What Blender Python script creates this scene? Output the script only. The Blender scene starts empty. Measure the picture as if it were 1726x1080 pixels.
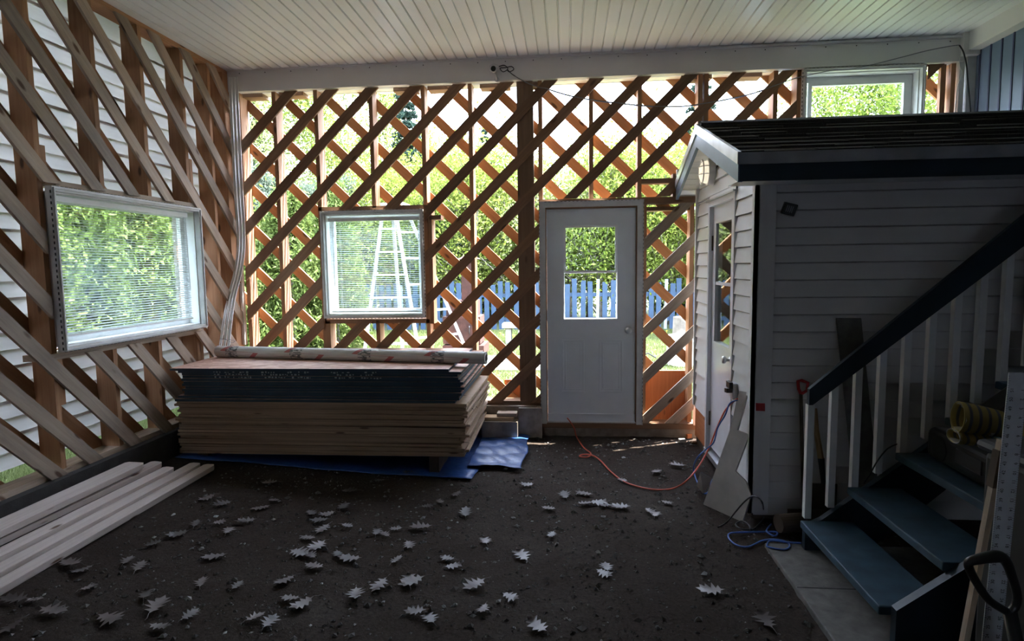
import bpy, math, random
import numpy as np
from mathutils import Vector, Matrix
PI = math.pi
sc = bpy.context.scene
COL = sc.collection
rnd = random.Random(7)

# ------------------------------------------------------------------ camera
F_PX, YAW, PITCH, ROLL, EYE = 1000.0, .0922, .0921, .0134, 1.65
_f = np.array([-math.sin(YAW)*math.cos(PITCH), math.cos(YAW)*math.cos(PITCH), -math.sin(PITCH)])
_r = np.array([math.cos(YAW), math.sin(YAW), 0.0]); _d = np.cross(_f, _r)
CR = math.cos(ROLL)*_r + math.sin(ROLL)*_d
CD = -math.sin(ROLL)*_r + math.cos(ROLL)*_d
cam_d = bpy.data.cameras.new('camera'); cam = bpy.data.objects.new('camera', cam_d); COL.objects.link(cam)
cam_d.sensor_width = 36; cam_d.lens = 36*F_PX/1726; cam_d.clip_start = .05; cam_d.clip_end = 300
m = Matrix.Identity(4)
for i in range(3):
    m[i][0] = CR[i]; m[i][1] = -CD[i]; m[i][2] = -_f[i]
m[0][3], m[1][3], m[2][3] = 0, 0, EYE
cam.matrix_world = m
sc.camera = cam

def W(x, y, X=None, Y=None, Z=None):
    """room point seen at photo pixel (x, y) on the plane X=, Y= or Z="""
    v = CR*((x-863)/F_PX) + CD*((y-540)/F_PX) + _f
    if X is not None: t = X/v[0]
    elif Y is not None: t = Y/v[1]
    else: t = (Z-EYE)/v[2]
    return Vector((v[0]*t, v[1]*t, v[2]*t+EYE))

# ------------------------------------------------------------------ light and exposure
sc.view_settings.view_transform = 'Standard'; sc.view_settings.look = 'None'
sc.view_settings.gamma = 1; sc.view_settings.use_curve_mapping = False
sc.view_settings.exposure = 1.32
sc.cycles.max_bounces = 10; sc.cycles.diffuse_bounces = 6; sc.cycles.transparent_max_bounces = 12
wd = bpy.data.worlds.new('sky'); sc.world = wd; wd.use_nodes = True
bg = wd.node_tree.nodes['Background']; bg.inputs[0].default_value = (.76, .87, 1.10, 1); bg.inputs[1].default_value = 9.0
sun_d = bpy.data.lights.new('sun', 'SUN'); sun = bpy.data.objects.new('sun', sun_d); COL.objects.link(sun)
sun_d.energy = 25.0; sun_d.angle = .009; sun_d.color = (1, .95, .86)
_saz, _sel = math.radians(27), math.radians(66)      # azimuth measured from +X towards +Y
sdir = Vector((math.cos(_saz)*math.cos(_sel), math.sin(_saz)*math.cos(_sel), math.sin(_sel)))
sun.rotation_euler = sdir.to_track_quat('Z', 'Y').to_euler()
sun.location = (12, 8, 14)

# ------------------------------------------------------------------ node helpers
def mat(name):
    mt = bpy.data.materials.new(name); mt.use_nodes = True
    nt = mt.node_tree; b = nt.nodes['Principled BSDF']
    return mt, nt, b
def N(nt, t, **k):
    n = nt.nodes.new(t)
    for a, v in k.items(): setattr(n, a, v)
    return n
def ramp(nt, fac, stops):
    r = N(nt, 'ShaderNodeValToRGB'); e = r.color_ramp.elements
    while len(e) < len(stops): e.new(.5)
    for i, (p, c) in enumerate(stops):
        e[i].position = p; e[i].color = (*c, 1)
    nt.links.new(fac, r.inputs[0]); return r.outputs[0]
def noise(nt, vec, scale, detail=4, rough=.5):
    n = N(nt, 'ShaderNodeTexNoise'); n.inputs['Scale'].default_value = scale
    n.inputs['Detail'].default_value = detail; n.inputs['Roughness'].default_value = rough
    if vec is not None: nt.links.new(vec, n.inputs['Vector'])
    return n.outputs[0]
def mix(nt, f, a, b, mode='MIX'):
    n = N(nt, 'ShaderNodeMix', data_type='RGBA', blend_type=mode)
    for s, v in ((0, f), (6, a), (7, b)):
        if isinstance(v, (int, float)): n.inputs[s].default_value = v
        elif isinstance(v, tuple): n.inputs[s].default_value = (*v, 1)
        else: nt.links.new(v, n.inputs[s])
    return n.outputs[2]
def mapping(nt, src, scale):
    mp = N(nt, 'ShaderNodeMapping'); mp.inputs['Scale'].default_value = scale
    nt.links.new(src, mp.inputs['Vector']); return mp.outputs[0]
def bump(nt, b, h, strength=.3, dist=.01):
    n = N(nt, 'ShaderNodeBump'); n.inputs['Strength'].default_value = strength; n.inputs['Distance'].default_value = dist
    nt.links.new(h, n.inputs['Height']); nt.links.new(n.outputs[0], b.inputs['Normal'])
def objrand(nt, col, lo=.8, hi=1.15):
    oi = N(nt, 'ShaderNodeObjectInfo'); mr = N(nt, 'ShaderNodeMapRange')
    mr.inputs[3].default_value = lo; mr.inputs[4].default_value = hi
    nt.links.new(oi.outputs['Random'], mr.inputs[0])
    h = N(nt, 'ShaderNodeHueSaturation'); nt.links.new(mr.outputs[0], h.inputs['Value']); nt.links.new(col, h.inputs['Color'])
    return h.outputs[0]
def wood(name, a, b_, knot=(.10, .05, .025), rough=.75, stain=0.0, staincol=(.12, .11, .10), lo=.75, hi=1.2):
    mt, nt, b = mat(name)
    uv = N(nt, 'ShaderNodeTexCoord').outputs['UV']
    g = noise(nt, mapping(nt, uv, (1.3, 26, 1)), 1.6, 6, .6)
    c = ramp(nt, g, [(.3, a), (.7, b_)])
    if stain:
        s = noise(nt, mapping(nt, uv, (.9, 5, 1)), 1.5, 5, .7)
        sr = ramp(nt, s, [(.45, (0, 0, 0)), (.7, (stain,)*3)])
        c = mix(nt, sr, c, staincol)
    v = N(nt, 'ShaderNodeTexVoronoi'); v.inputs['Scale'].default_value = 1
    nt.links.new(mapping(nt, uv, (3.2, 9, 1)), v.inputs['Vector'])
    k = ramp(nt, v.outputs['Distance'], [(.08, (1, 1, 1)), (.16, (0, 0, 0))])
    c = mix(nt, k, c, knot)
    c = objrand(nt, c, lo, hi)
    nt.links.new(c, b.inputs['Base Color']); b.inputs['Roughness'].default_value = rough
    bump(nt, b, g, .15, .004)
    return mt
def plain(name, col, rough=.5, metal=0.0, var=.06, scale=6, spec=.5, bmp=0):
    mt, nt, b = mat(name)
    oc = N(nt, 'ShaderNodeTexCoord').outputs['Object']
    n = noise(nt, oc, scale, 4)
    c = ramp(nt, n, [(.3, tuple(max(0, x*(1-var)) for x in col)), (.7, tuple(min(1, x*(1+var)) for x in col))])
    nt.links.new(c, b.inputs['Base Color'])
    b.inputs['Roughness'].default_value = rough; b.inputs['Metallic'].default_value = metal
    b.inputs['Specular IOR Level'].default_value = spec
    if bmp: bump(nt, b, noise(nt, oc, scale*8, 5), bmp, .006)
    return mt

M = {}
_ones = 'first second third fourth fifth sixth seventh eighth ninth tenth eleventh twelfth thirteenth fourteenth fifteenth sixteenth seventeenth eighteenth nineteenth'.split()
def ordinal(n):
    if n < 20: return _ones[n-1]
    t = {2: 'twent', 3: 'thirt', 4: 'fort'}[n//10]
    return t+'ieth' if n % 10 == 0 else t+'y-'+_ones[n % 10-1]
M['stud'] = wood('stud pine', (.32, .155, .075), (.43, .235, .12))
M['board'] = wood('lattice board', (.20, .105, .055), (.29, .165, .09), stain=.5, staincol=(.09, .06, .045))
M['outer'] = wood('outer board', (.36, .175, .075), (.46, .245, .115))
M['grey'] = wood('weathered board', (.34, .25, .18), (.46, .36, .27), stain=.6, staincol=(.17, .15, .14))
M['lumber'] = wood('fresh lumber', (.52, .44, .40), (.62, .54, .49), knot=(.12, .06, .03), lo=.9, hi=1.05)
M['post'] = wood('old post', (.16, .09, .05), (.23, .14, .08))
M['redply'] = wood('red plywood', (.46, .15, .05), (.60, .22, .08), lo=1, hi=1)
M['handle'] = wood('tool handle wood', (.42, .27, .13), (.52, .35, .19))
M['ply'] = wood('plywood sheet', (.30, .20, .13), (.42, .29, .19), rough=.7, lo=.75, hi=1.2)
M['white'] = plain('white vinyl', (.80, .80, .80), .4)
M['trimw'] = plain('white trim vinyl', (.62, .61, .60), .45, var=.1, scale=12)
M['beam'] = plain('beam cladding', (.72, .70, .68), .4, var=.05, scale=2)
M['door'] = plain('door paint', (.74, .78, .82), .45, var=.03)
M['door2'] = plain('shed door paint', (.70, .70, .74), .25, var=.03)
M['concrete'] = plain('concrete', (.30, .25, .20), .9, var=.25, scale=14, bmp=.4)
M['darkconc'] = plain('near black concrete', (.035, .032, .03), .9, var=.3, scale=12, bmp=.4)  # much darker tone, for the left foundation only
M['slabc'] = plain('slab concrete', (.13, .125, .115), .9, var=.25, scale=18, bmp=.4)
M['navy'] = plain('navy painted wood', (.012, .026, .040), .5, var=.15)
M['tread'] = plain('tread paint', (.040, .080, .115), .5, var=.3, scale=9)
M['metal'] = plain('brushed metal', (.6, .6, .6), .3, 1.0)
M['strip'] = plain('eave metal', (.45, .45, .47), .35, .6, var=.2)
M['black'] = plain('black plastic', (.02, .02, .02), .35)
M['blackm'] = plain('black rubber', (.018, .018, .018), .6)
M['red'] = plain('red plastic', (.40, .02, .02), .4)
M['orange'] = plain('orange cord', (.62, .10, .05), .5)
M['bluecord'] = plain('blue cord', (.05, .13, .42), .5)
M['greycord'] = plain('grey cord', (.2, .2, .22), .5)
M['housew'] = plain('blue house cladding', (.16, .22, .31), .5, var=.08, scale=3)
M['groove'] = plain('groove dark blue', (.05, .06, .13), .6)
M['rust'] = plain('rusted steel', (.050, .018, .012), .85, .2, var=.55, scale=7, bmp=.5)
M['stone'] = plain('pale stone', (.26, .25, .235), .9, var=.15, scale=12, bmp=.3)
M['fence'] = plain('blue fence paint', (.012, .034, .070), .7, var=.3, scale=5)
M['fencew'] = plain('white fence paint', (.17, .22, .27), .7, var=.1)
M['panelw'] = plain('grey white board', (.42, .40, .38), .8, var=.12, scale=10)
M['glove'] = plain('yellow fabric', (.33, .25, .07), .85, var=.2)
M['liner'] = plain('glove lining', (.6, .58, .5), .9)
M['dirtw'] = plain('dark dirty wood', (.07, .05, .035), .9, var=.4)
M['bark'] = plain('bark', (.16, .14, .12), .9, var=.4, scale=9)
M['birchbark'] = plain('pale bark', (.42, .40, .36), .9, var=.4, scale=9)
M['alum'] = plain('aluminium ladder', (.28, .285, .30), .4, .0)

def m_glass():
    mt = bpy.data.materials.new('window glass'); mt.use_nodes = True; nt = mt.node_tree; nt.nodes.clear()
    o = N(nt, 'ShaderNodeOutputMaterial'); t = N(nt, 'ShaderNodeBsdfTransparent'); g = N(nt, 'ShaderNodeBsdfGlossy')
    t.inputs[0].default_value = (.90, .95, .93, 1); g.inputs['Roughness'].default_value = .01
    fr = N(nt, 'ShaderNodeFresnel'); fr.inputs[0].default_value = 1.6
    ge = N(nt, 'ShaderNodeNewGeometry'); ma = N(nt, 'ShaderNodeMath', operation='MULTIPLY_ADD')
    ma.inputs[1].default_value = -.975; ma.inputs[2].default_value = 1.6
    nt.links.new(ge.outputs['Backfacing'], ma.inputs[0]); nt.links.new(ma.outputs[0], fr.inputs[0])
    mx = N(nt, 'ShaderNodeMixShader'); nt.links.new(fr.outputs[0], mx.inputs[0])
    nt.links.new(t.outputs[0], mx.inputs[1]); nt.links.new(g.outputs[0], mx.inputs[2]); nt.links.new(mx.outputs[0], o.inputs[0])
    return mt
M['glass'] = m_glass()
def m_leaf(name, c1, c2, c3, trans=.45):
    mt = bpy.data.materials.new(name); mt.use_nodes = True; nt = mt.node_tree; nt.nodes.clear()
    o = N(nt, 'ShaderNodeOutputMaterial'); ge = N(nt, 'ShaderNodeNewGeometry')
    c = ramp(nt, ge.outputs['Random Per Island'], [(0, c1), (.5, c2), (1, c3)])
    c = objrand(nt, c, .85, 1.15)
    d = N(nt, 'ShaderNodeBsdfDiffuse'); t = N(nt, 'ShaderNodeBsdfTranslucent'); mx = N(nt, 'ShaderNodeMixShader')
    nt.links.new(c, d.inputs[0]); nt.links.new(c, t.inputs[0]); mx.inputs[0].default_value = trans
    nt.links.new(d.outputs[0], mx.inputs[1]); nt.links.new(t.outputs[0], mx.inputs[2]); nt.links.new(mx.outputs[0], o.inputs[0])
    return mt
M['birch'] = m_leaf('spring leaves', (.075, .105, .018), (.135, .18, .034), (.22, .26, .075))
M['birchp'] = m_leaf('pale spring leaves', (.11, .14, .045), (.18, .21, .08), (.27, .30, .15))
M['cedar'] = m_leaf('cedar sprays', (.045, .070, .016), (.095, .135, .036), (.17, .22, .08), .3)
M['spruce'] = m_leaf('spruce needles', (.015, .028, .022), (.026, .045, .035), (.045, .07, .05), .2)
M['pine'] = m_leaf('pine needles', (.045, .065, .045), (.08, .105, .075), (.12, .15, .115), .3)
M['grass'] = m_leaf('grass blades', (.062, .083, .030), (.105, .13, .048), (.16, .185, .085), .4)
M['yellow'] = plain('dandelion yellow', (.85, .65, .03), .7)
def m_vsiding():
    mt, nt, b = mat('vinyl siding'); nt.nodes.remove(b)
    o = nt.nodes['Material Output']
    oc = N(nt, 'ShaderNodeTexCoord').outputs['Object']
    c = ramp(nt, noise(nt, mapping(nt, oc, (1, .5, 6)), 3, 4), [(.3, (.66, .64, .62)), (.7, (.76, .745, .73))])
    d = N(nt, 'ShaderNodeBsdfDiffuse'); t = N(nt, 'ShaderNodeBsdfTranslucent'); mx = N(nt, 'ShaderNodeMixShader')
    nt.links.new(c, d.inputs[0]); nt.links.new(c, t.inputs[0]); mx.inputs[0].default_value = .12
    nt.links.new(d.outputs[0], mx.inputs[1]); nt.links.new(t.outputs[0], mx.inputs[2]); nt.links.new(mx.outputs[0], o.inputs[0])
    return mt
M['vsiding'] = m_vsiding()
M['shedsid'] = plain('shed siding', (.66, .65, .65), .45, var=.05, scale=3)
def m_ceiling():
    mt, nt, b = mat('vented soffit')
    oc = N(nt, 'ShaderNodeTexCoord').outputs['Object']
    v = N(nt, 'ShaderNodeTexVoronoi'); v.inputs['Scale'].default_value = 90
    v.inputs['Randomness'].default_value = 0
    nt.links.new(oc, v.inputs['Vector'])
    k = ramp(nt, v.outputs['Distance'], [(.16, (.5, .5, .5)), (.30, (1, 1, 1))])
    base = ramp(nt, noise(nt, oc, 1.2, 3), [(.3, (.74, .76, .79)), (.7, (.79, .81, .84))])
    c = mix(nt, 1.0, base, k, 'MULTIPLY')
    nt.links.new(c, b.inputs['Base Color']); b.inputs['Roughness'].default_value = .33
    return mt
M['ceil'] = m_ceiling()
def m_shingle():
    mt, nt, b = mat('asphalt shingle')
    oc = N(nt, 'ShaderNodeTexCoord').outputs['Object']
    c = ramp(nt, noise(nt, oc, 160, 3, .8), [(.35, (.018, .016, .014)), (.65, (.055, .050, .045))])
    nt.links.new(c, b.inputs['Base Color']); b.inputs['Roughness'].default_value = .95
    bump(nt, b, noise(nt, oc, 200, 2), .5, .003)
    return mt
M['shingle'] = m_shingle()
def m_osb():
    mt, nt, b = mat('strand board')
    uv = N(nt, 'ShaderNodeTexCoord').outputs['UV']
    v = N(nt, 'ShaderNodeTexVoronoi'); v.inputs['Scale'].default_value = 1
    nt.links.new(mapping(nt, uv, (14, 30, 1)), v.inputs['Vector'])
    s = N(nt, 'ShaderNodeSeparateColor'); nt.links.new(v.outputs['Color'], s.inputs[0])
    c = ramp(nt, s.outputs[0], [(0, (.30, .15, .10)), (.5, (.44, .25, .18)), (1, (.58, .38, .29))])
    nt.links.new(c, b.inputs['Base Color']); b.inputs['Roughness'].default_value = .55
    return mt
M['osb'] = m_osb()
M['edgeblue'] = plain('painted sheet edge', (.012, .035, .06), .6, var=.2)
M['mark'] = plain('white stencil ink', (.45, .5, .5), .8)
def m_tarp():
    mt, nt, b = mat('blue tarp')
    oc = N(nt, 'ShaderNodeTexCoord').outputs['Object']
    c = ramp(nt, noise(nt, oc, 9, 6, .7), [(.35, (.012, .045, .17)), (.6, (.02, .075, .25)), (.8, (.06, .12, .26))])
    nt.links.new(c, b.inputs['Base Color']); b.inputs['Roughness'].default_value = .42
    bump(nt, b, noise(nt, oc, 30, 4), .4, .01)
    return mt
M['tarp'] = m_tarp()
def m_roll():
    mt, nt, b = mat('printed house wrap')
    uv = N(nt, 'ShaderNodeTexCoord').outputs['UV']
    s = N(nt, 'ShaderNodeSeparateXYZ'); nt.links.new(uv, s.inputs[0])
    def M_(op, a, b2, c=None):
        n = N(nt, 'ShaderNodeMath', operation=op)
        for i, v in enumerate((a, b2)):
            if isinstance(v, (int, float)): n.inputs[i].default_value = v
            else: nt.links.new(v, n.inputs[i])
        return n.outputs[0]
    u, v = s.outputs[0], s.outputs[1]
    period = M_('FRACT', M_('MULTIPLY', u, 1.55), 0)
    diag = M_('FRACT', M_('ADD', M_('MULTIPLY', u, 1.55), M_('MULTIPLY', v, .55)), 0)
    stripe = M_('MULTIPLY', M_('GREATER_THAN', diag, .62), M_('LESS_THAN', diag, .70))
    blk = M_('MULTIPLY', M_('GREATER_THAN', period, .18), M_('LESS_THAN', period, .36))
    cell = M_('GREATER_THAN', noise(nt, mapping(nt, uv, (16, 22, 1)), 1.3, 1), .5)
    blk = M_('MULTIPLY', blk, cell)
    base = ramp(nt, noise(nt, mapping(nt, uv, (2, 9, 1)), 2, 5), [(.3, (.42, .40, .37)), (.7, (.66, .64, .60))])
    c = mix(nt, stripe, base, (.42, .12, .11)); c = mix(nt, blk, c, (.10, .11, .11))
    nt.links.new(c, b.inputs['Base Color']); b.inputs['Roughness'].default_value = .5
    return mt
M['roll'] = m_roll()
def m_ground():
    mt, nt, b = mat('dirt floor')
    oc = N(nt, 'ShaderNodeTexCoord').outputs['Object']
    a = ramp(nt, noise(nt, oc, 1.4, 6, .6), [(.3, (.037, .024, .017)), (.55, (.056, .042, .033)), (.75, (.078, .066, .056))])
    g = noise(nt, oc, 55, 6, .75)
    k = ramp(nt, g, [(.3, (.45, .45, .45)), (.7, (1.25, 1.25, 1.25))])
    nt.links.new(mix(nt, 1.0, a, k, 'MULTIPLY'), b.inputs['Base Color'])
    b.inputs['Roughness'].default_value = 1.0; b.inputs['Specular IOR Level'].default_value = .2
    bump(nt, b, g, .9, .02)
    return mt
M['ground'] = m_ground()
def m_lawn():
    mt, nt, b = mat('lawn')
    oc = N(nt, 'ShaderNodeTexCoord').outputs['Object']
    c = ramp(nt, noise(nt, oc, 30, 6, .7), [(.3, (.06, .08, .032)), (.7, (.12, .145, .062))])
    nt.links.new(c, b.inputs['Base Color']); b.inputs['Roughness'].default_value = 1
    return mt
M['lawn'] = m_lawn()
def m_oak():
    mt, nt, b = mat('dry oak leaf')
    oc = N(nt, 'ShaderNodeTexCoord').outputs['Object']
    c = ramp(nt, noise(nt, oc, 12, 4), [(.3, (.075, .056, .052)), (.7, (.14, .11, .107))])
    c = objrand(nt, c, .3, 1.25)
    nt.links.new(c, b.inputs['Base Color']); b.inputs['Roughness'].default_value = .45
    return mt
M['oak'] = m_oak()
def m_rulerm():
    mt, nt, b = mat('aluminium rule')
    oc = N(nt, 'ShaderNodeTexCoord').outputs['Object']
    c = ramp(nt, noise(nt, oc, 20, 5), [(.3, (.62, .63, .66)), (.7, (.74, .75, .78))])
    nt.links.new(c, b.inputs['Base Color']); b.inputs['Metallic'].default_value = 0; b.inputs['Roughness'].default_value = .5
    return mt
M['rule'] = m_rulerm()
def m_lamp():
    mt, nt, b = mat('frosted lamp glass')
    b.inputs['Base Color'].default_value = (.8, .74, .62, 1); b.inputs['Roughness'].default_value = .3
    b.inputs['Emission Color'].default_value = (1, .86, .66, 1); b.inputs['Emission Strength'].default_value = .35
    return mt
M['lampg'] = m_lamp()

# ------------------------------------------------------------------ mesh builder
class MB:
    def __init__(s): s.v = []; s.f = []; s.uv = []; s.mi = []; s.off = rnd.uniform(0, 40)
    def add(s, vs, fs, uvs=None, mi=0):
        n = len(s.v); s.v += [tuple(v) for v in vs]
        for k, f in enumerate(fs):
            s.f.append([n+i for i in f]); s.mi.append(mi)
            s.uv.append([uvs[i] for i in f] if uvs else [(0, 0)]*len(f))
        return s
    def obox(s, o, ax, ay, az, mi=0, off=None):
        """box from corner o with edge vectors; UV runs along the longest edge"""
        o, ax, ay, az = map(Vector, (o, ax, ay, az)); L = [ax.length, ay.length, az.length]; k = L.index(max(L))
        vs, uv = [], []; off = s.off if off is None else off
        for a in (0, 1):
            for b in (0, 1):
                for c in (0, 1):
                    vs.append(o+ax*a+ay*b+az*c); q = [a*L[0], b*L[1], c*L[2]]
                    u = q.pop(k); uv.append((u+off, q[0]+q[1]*1.7+off))
        fs = [(0, 1, 3, 2), (4, 6, 7, 5), (0, 4, 5, 1), (2, 3, 7, 6), (0, 2, 6, 4), (1, 5, 7, 3)]
        if ax.cross(ay).dot(az) < 0: fs = [f[::-1] for f in fs]
        return s.add(vs, fs, uv, mi)
    def box(s, x0, x1, y0, y1, z0, z1, mi=0, off=None):
        return s.obox((x0, y0, z0), (x1-x0, 0, 0), (0, y1-y0, 0), (0, 0, z1-z0), mi, off)
    def prism(s, poly, to3, n, t, adir=(1, 0), mi=0):
        """extrude a 2-D polygon: to3(a,b)->Vector, thickness vector n*t"""
        p0 = [to3(a, b) for a, b in poly]; nn = Vector(n)*t; p1 = [p+nn for p in p0]
        d = Vector(adir).normalized()
        uv0 = [((a*d.x+b*d.y)+s.off, (-a*d.y+b*d.x)+s.off) for a, b in poly]
        uv1 = [(u, v+t*2) for u, v in uv0]
        k = len(poly); fs = [list(range(k)), list(range(2*k-1, k-1, -1))]
        for i in range(k):
            j = (i+1) % k; fs.append([i, i+k, j+k, j])
        e1 = p0[1]-p0[0]
        nor = Vector((0, 0, 0))
        for i in range(k): nor += p0[i].cross(p0[(i+1) % k])
        if nor.dot(nn) > 0: fs = [f[::-1] for f in fs]
        return s.add(p0+p1, fs, uv0+uv1, mi)
    def tube(s, pts, r, seg=8, mi=0, cap=True):
        pts = [Vector(p) for p in pts]; rs = r if isinstance(r, (list, tuple)) else [r]*len(pts)
        n0 = len(s.v); up = Vector((0, 0, 1)); L = 0; vs = []; uv = []; prev = None
        for i, p in enumerate(pts):
            d = (pts[min(i+1, len(pts)-1)]-pts[max(i-1, 0)])
            d = d.normalized() if d.length > 1e-9 else Vector((0, 0, 1))
            a = (prev - d*prev.dot(d)) if prev is not None else d.cross(up if abs(d.z) < .9 else Vector((1, 0, 0)))
            if a.length < 1e-6: a = d.orthogonal()
            a.normalize(); prev = a; b = d.cross(a)
            if i: L += (p-pts[i-1]).length
            for k in range(seg):
                t = 2*PI*k/seg; vs.append(p+(a*math.cos(t)+b*math.sin(t))*rs[i]); uv.append((L+s.off, k/seg))
        fs = []
        for i in range(len(pts)-1):
            for k in range(seg):
                k2 = (k+1) % seg; fs.append([i*seg+k, i*seg+k2, (i+1)*seg+k2, (i+1)*seg+k])
        if cap:
            fs.append(list(range(seg))[::-1]); fs.append([(len(pts)-1)*seg+k for k in range(seg)])
        return s.add(vs, fs, uv, mi)
    def build(s, name, mats, parent=None, smooth=False, bevel=0):
        me = bpy.data.meshes.new(name); me.from_pydata(s.v, [], s.f)
        uvl = me.uv_layers.new(name='UVMap')
        uvl.data.foreach_set('uv', [c for f in s.uv for u in f for c in u])
        if not isinstance(mats, (list, tuple)): mats = [mats]
        for mm in mats: me.materials.append(mm)
        me.polygons.foreach_set('material_index', s.mi)
        if smooth: me.polygons.foreach_set('use_smooth', [True]*len(s.f))
        me.update()
        o = bpy.data.objects.new(name, me); COL.objects.link(o)
        if parent is not None: o.parent = parent
        if bevel:
            bv = o.modifiers.new('bevel', 'BEVEL'); bv.width = bevel; bv.segments = 2; bv.limit_method = 'ANGLE'
        return o
def tag(o, label=None, cat=None, group=None, kind=None):
    if label: o['label'] = label
    if cat: o['category'] = cat
    if group: o['group'] = group
    if kind: o['kind'] = kind
    return o
def empty(name, loc=(0, 0, 0), **k):
    o = bpy.data.objects.new(name, None); COL.objects.link(o); o.location = loc; o.empty_display_size = .1
    return tag(o, **k)
def re_origin(root):
    """put the thing's Empty at its base while its parts keep their place"""
    bpy.context.view_layer.update()
    lo = [1e9]*3; hi = [-1e9]*3
    for c in root.children_recursive:
        if c.type == 'MESH':
            for b in c.bound_box:
                p = c.matrix_world @ Vector(b)
                for i in range(3): lo[i] = min(lo[i], p[i]); hi[i] = max(hi[i], p[i])
    base = Vector(((lo[0]+hi[0])/2, (lo[1]+hi[1])/2, lo[2]))
    d = base-root.location; root.location = base
    for c in root.children: c.location = c.location-d
    return root
def copy_tree(o, parent=None):
    c = o.copy(); COL.objects.link(c); c.parent = parent
    for ch in o.children: copy_tree(ch, c)
    return c
def smooth_path(pts, n=6):
    pts = [Vector(p) for p in pts]; out = []
    for i in range(len(pts)-1):
        p0 = pts[max(i-1, 0)]; p1 = pts[i]; p2 = pts[i+1]; p3 = pts[min(i+2, len(pts)-1)]
        for k in range(n):
            t = k/n
            out.append(.5*((2*p1)+(-p0+p2)*t+(2*p0-5*p1+4*p2-p3)*t*t+(-p0+3*p1-3*p2+p3)*t**3))
    out.append(pts[-1]); return out
def clip(poly, a, b, c):
    """keep the side a*x+b*y<=c"""
    out = []
    for i in range(len(poly)):
        p, q = poly[i], poly[(i+1) % len(poly)]; dp = a*p[0]+b*p[1]-c; dq = a*q[0]+b*q[1]-c
        if dp <= 0: out.append(p)
        if dp*dq < 0:
            t = dp/(dp-dq); out.append((p[0]+(q[0]-p[0])*t, p[1]+(q[1]-p[1])*t))
    return out
def lattice_pieces(px, pz, slope, inside, hw=.044, span=6.0):
    """pieces of one diagonal board through (px,pz) that lie inside the region"""
    d = Vector((1, slope)).normalized(); n = Vector((-d.y, d.x)); c = Vector((px, pz)); out = []
    st = .01; k = int(span/st); prev = False; t0 = None
    for i in range(-k, k+1):
        p = c+d*(i*st); q = inside(p.x, p.y)
        if q and not prev: t0 = i*st
        if prev and not q:
            t1 = (i-1)*st
            if t1-t0 > .06:
                a = c+d*(t0-.1); b = c+d*(t1+.1)
                poly = [tuple(a-n*hw), tuple(b-n*hw), tuple(b+n*hw), tuple(a+n*hw)]
                for tt, sg in ((t0, -1), (t1, 1)):
                    e = c+d*tt; f = c+d*(tt+sg*st)
                    xviol = not inside(f.x, e.y); zviol = not inside(e.x, f.y)
                    if xviol or not zviol:
                        s_ = 1 if f.x > e.x else -1; poly = clip(poly, s_, 0, s_*e.x)
                    if zviol:
                        s_ = 1 if f.y > e.y else -1; poly = clip(poly, 0, s_, s_*e.y)
                if len(poly) > 2: out.append((poly, tuple(d)))
        prev = q
    return out

D, XL = 5.643, -3.22           # back framing plane, left framing plane
BEAM_Z = 3.342
def gz(x, y):
    """height of the dirt floor"""
    t = max(0.0, min(1.0, (-x-.2)/3.0)); h = .155*t**1.6
    return h + .010*math.sin(x*3.1+y*1.7)*math.sin(y*2.3-x) 

# ================================================================== STRUCTURE
# dirt floor
def build_floor():
    nx, ny = 130, 250; x0, x1, y0, y1 = -3.30, 3.6, -7.0, 5.75
    mb = MB(); r = random.Random(3); vs = []
    for j in range(ny+1):
        for i in range(nx+1):
            x = x0+(x1-x0)*i/nx; y = y0+(y1-y0)*j/ny
            vs.append((x, y, gz(x, y)+r.gauss(0, .0025)))
    fs = [(j*(nx+1)+i, j*(nx+1)+i+1, (j+1)*(nx+1)+i+1, (j+1)*(nx+1)+i) for j in range(ny) for i in range(nx)]
    mb.add(vs, fs); o = mb.build('floor', M['ground'], smooth=True)
    return tag(o, 'dark dirt floor strewn with gravel and leaves', kind='structure')
build_floor()

# ceiling: ribbed soffit running away from the camera
def build_ceiling():
    mb = MB(); x = -3.24; prof = []
    zc = lambda x: 3.535+(x+3.2)*.0045
    while x < 3.5:
        prof += [(x, 0), (x+.004, .016), (x+.012, .016), (x+.016, 0)]; x += .0935
    prof.append((x, 0))
    vs = []; fs = []
    for px_, dz in prof:
        vs += [(px_, -7.0, zc(px_)+dz), (px_, 5.66, zc(px_)+dz)]
    for i in range(len(prof)-1): fs.append((2*i, 2*i+1, 2*i+3, 2*i+2))
    mb.add(vs, fs)
    mb.box(-3.65, 3.9, -7.2, D+.17, 3.60, 3.66)  # unseen roof slab, put in to block light from above
    tag(mb.build('ceiling', M['ceil']), 'white ribbed soffit ceiling', kind='structure')
build_ceiling()

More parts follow.
